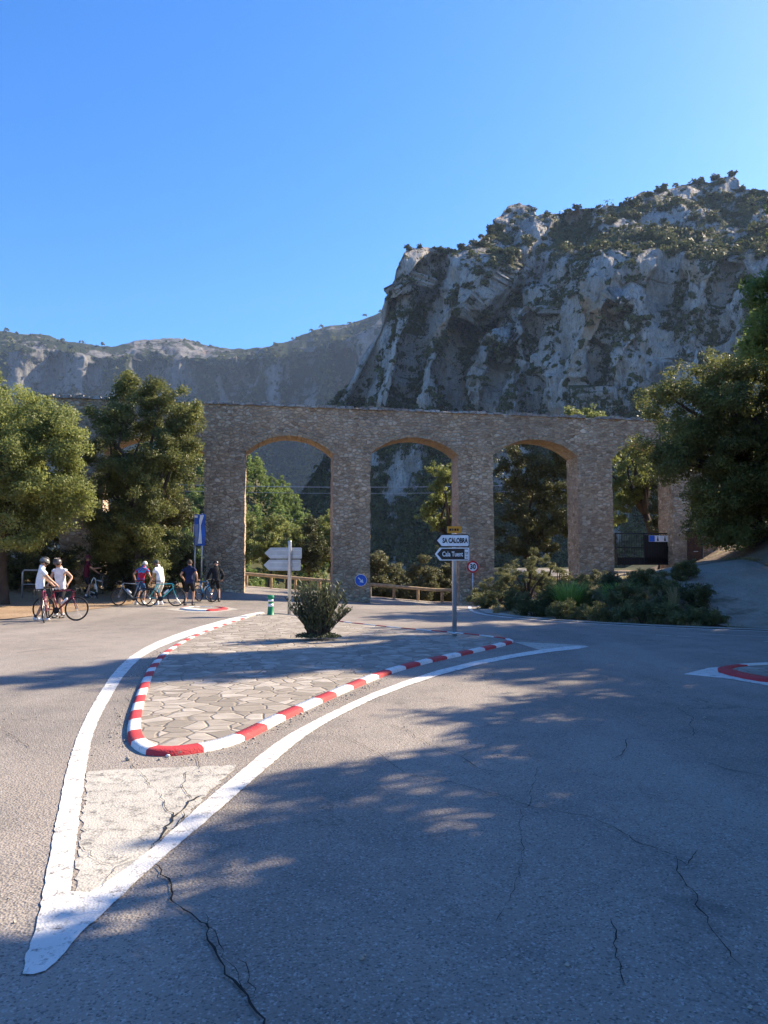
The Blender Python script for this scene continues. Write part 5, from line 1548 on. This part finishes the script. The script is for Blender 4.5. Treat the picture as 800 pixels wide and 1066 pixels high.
bicycle('dark red road bicycle with its front wheel turned side on', at(64, 21.9), R(-8), (.16, .012, .03), R(-6), R(8))
bicycle('dark bicycle standing end on between the two cyclists in white', at(51, 21.5), R(-72), (.20, .02, .06), R(5))
p = at(105, 31.9); bicycle('white bicycle lifted on its rear wheel under the trees', p + Vector((.12, 0, .12)), R(-28), (.72, .73, .70), 0, 0, R(-58))
bicycle('grey bare metal bicycle held by the person bending over it', at(138, 29.6), R(176), (.27, .28, .28), R(6), R(-6))
bicycle('turquoise bicycle with tan tyres held by the person in white', at(171, 29.2), R(5), (.10, .55, .48), R(-4))
bicycle('bright blue bicycle leaning half turned beside the first pier', at(215, 31.4), R(-48), (.03, .22, .48), R(8), R(20))

# grit along the kerb and in the road
gq = np.random.default_rng(12); gv, gf = [], []
kl = np.array(resample(G2([(137, 779), (131, 770), (132, 755), (137, 737), (145, 715), (155, 695), (172, 677)]), .02, False)); kr = np.array(resample(G2([(150, 788), (192, 788), (245, 778), (295, 753), (345, 730), (400, 706)]), .02, False))
gp = np.concatenate([kl[gq.integers(0, len(kl), 700)] + gq.normal(size=(700, 2)) * [.05, .05] - [.09, .03], kr[gq.integers(0, len(kr), 500)] + gq.normal(size=(500, 2)) * .05 + [.03, -.09], np.column_stack([gq.uniform(-4, 4, 900), gq.uniform(2.2, 14, 900)])])
octa = np.array([(1, 0, 0), (0, 1, 0), (-1, 0, 0), (0, -1, 0), (0, 0, .8), (0, 0, -.8)])
of = np.array([(0, 1, 4), (1, 2, 4), (2, 3, 4), (3, 0, 4), (1, 0, 5), (2, 1, 5), (3, 2, 5), (0, 3, 5)])
rad = gq.lognormal(-5.2, .45, len(gp))
V = (octa[None] * rad[:, None, None] * gq.uniform(.6, 1.3, (len(gp), 6, 1)) + np.column_stack([gp, rad * .5])[:, None]).reshape(-1, 3)
tag(mesh_np('grit', V, (of[None] + 6 * np.arange(len(gp))[:, None, None]).reshape(-1, 3), M['concrete']), 'loose grit lying on the asphalt round the kerb of the island', 'grit', kind='stuff')
# small white stone by the kerb and a few pebbles
pb = random.Random(2)
for px, py, r_, lab in ((175, 788.5, .016, 'small white pebble lying against the red kerb tip'), (166, 752 + 20, .012, 'tiny grey pebble beside the kerb tip')):
    q = gpt(px, py); c = MB(); c.ball((0, 0, 0), (r_ * 1.3, r_, r_ * .8), 8); o = c.build('pebble', M['kerb_white'], None, True); o.location = (q.x, q.y, r_ * .6 + .004); tag(o, lab, 'pebble')

# ------------------------------------------------------------------ light, sky, camera
w = bpy.data.worlds.new('World'); scene.world = w; w.use_nodes = True
nt = w.node_tree; bg = nt.nodes['Background']
sky = nt.nodes.new('ShaderNodeTexSky'); sky.sky_type = 'NISHITA'; sky.sun_disc = False
sky.sun_elevation = SUN_EL; sky.sun_rotation = SUN_AZ; sky.altitude = 300; sky.air_density = 1.0; sky.dust_density = .65; sky.ozone_density = 5.0
hsv = nt.nodes.new('ShaderNodeHueSaturation'); hsv.inputs['Saturation'].default_value = 1.28
tint = nt.nodes.new('ShaderNodeMix'); tint.data_type = 'RGBA'; tint.blend_type = 'MULTIPLY'; tint.inputs[0].default_value = 1; tint.inputs[7].default_value = (1.03, .92, 1.03, 1)
nt.links.new(sky.outputs[0], hsv.inputs['Color']); nt.links.new(hsv.outputs[0], tint.inputs[6]); nt.links.new(tint.outputs[2], bg.inputs[0]); bg.inputs[1].default_value = .105
sun = bpy.data.lights.new('sun', 'SUN'); sun.energy = 5.0; sun.angle = R(.55); sun.color = (1, .84, .63)
so = bpy.data.objects.new('sun', sun); COL.objects.link(so)
sd = Vector((math.sin(SUN_AZ) * math.cos(SUN_EL), math.cos(SUN_AZ) * math.cos(SUN_EL), math.sin(SUN_EL)))
so.rotation_euler = sd.to_track_quat('Z', 'Y').to_euler(); so.location = (40, 20, 40)

cam = bpy.data.cameras.new('camera'); co = bpy.data.objects.new('camera', cam); COL.objects.link(co)
co.location = (0, 0, EYE); co.rotation_euler = (PI / 2 + PITCH, 0, 0)
cam.sensor_fit = 'VERTICAL'; cam.sensor_height = 24; cam.lens = 24 * FPX / 1066; cam.clip_end = 20000; cam.clip_start = .05
scene.camera = co
vs = scene.view_settings; vs.view_transform = 'Standard'; vs.look = 'None'; vs.gamma = 1; vs.use_curve_mapping = False
vs.exposure = 1.5
# the air: pale even haze round the whole scene
hb = MB(); hb.box((0, 500, 300), (4200, 3000, 800))
hz = hb.build('haze', []); hz['kind'] = 'stuff'; hz['label'] = 'pale blue air haze between the road and the far mountains'; hz['category'] = 'haze'
hm = bpy.data.materials.new('air'); hm.use_nodes = True; t_ = hm.node_tree; t_.nodes.clear()
out = t_.nodes.new('ShaderNodeOutputMaterial'); pv = t_.nodes.new('ShaderNodeVolumePrincipled')
pv.inputs['Color'].default_value = (.50, .70, 1, 1); pv.inputs['Density'].default_value = .00008; pv.inputs['Anisotropy'].default_value = .25
t_.links.new(pv.outputs[0], out.inputs['Volume']); hz.data.materials.append(hm)
scene.cycles.volume_bounces = 0
scene.cycles.max_bounces = 6; scene.cycles.diffuse_bounces = 3; scene.cycles.transmission_bounces = 3; scene.cycles.transparent_max_bounces = 4
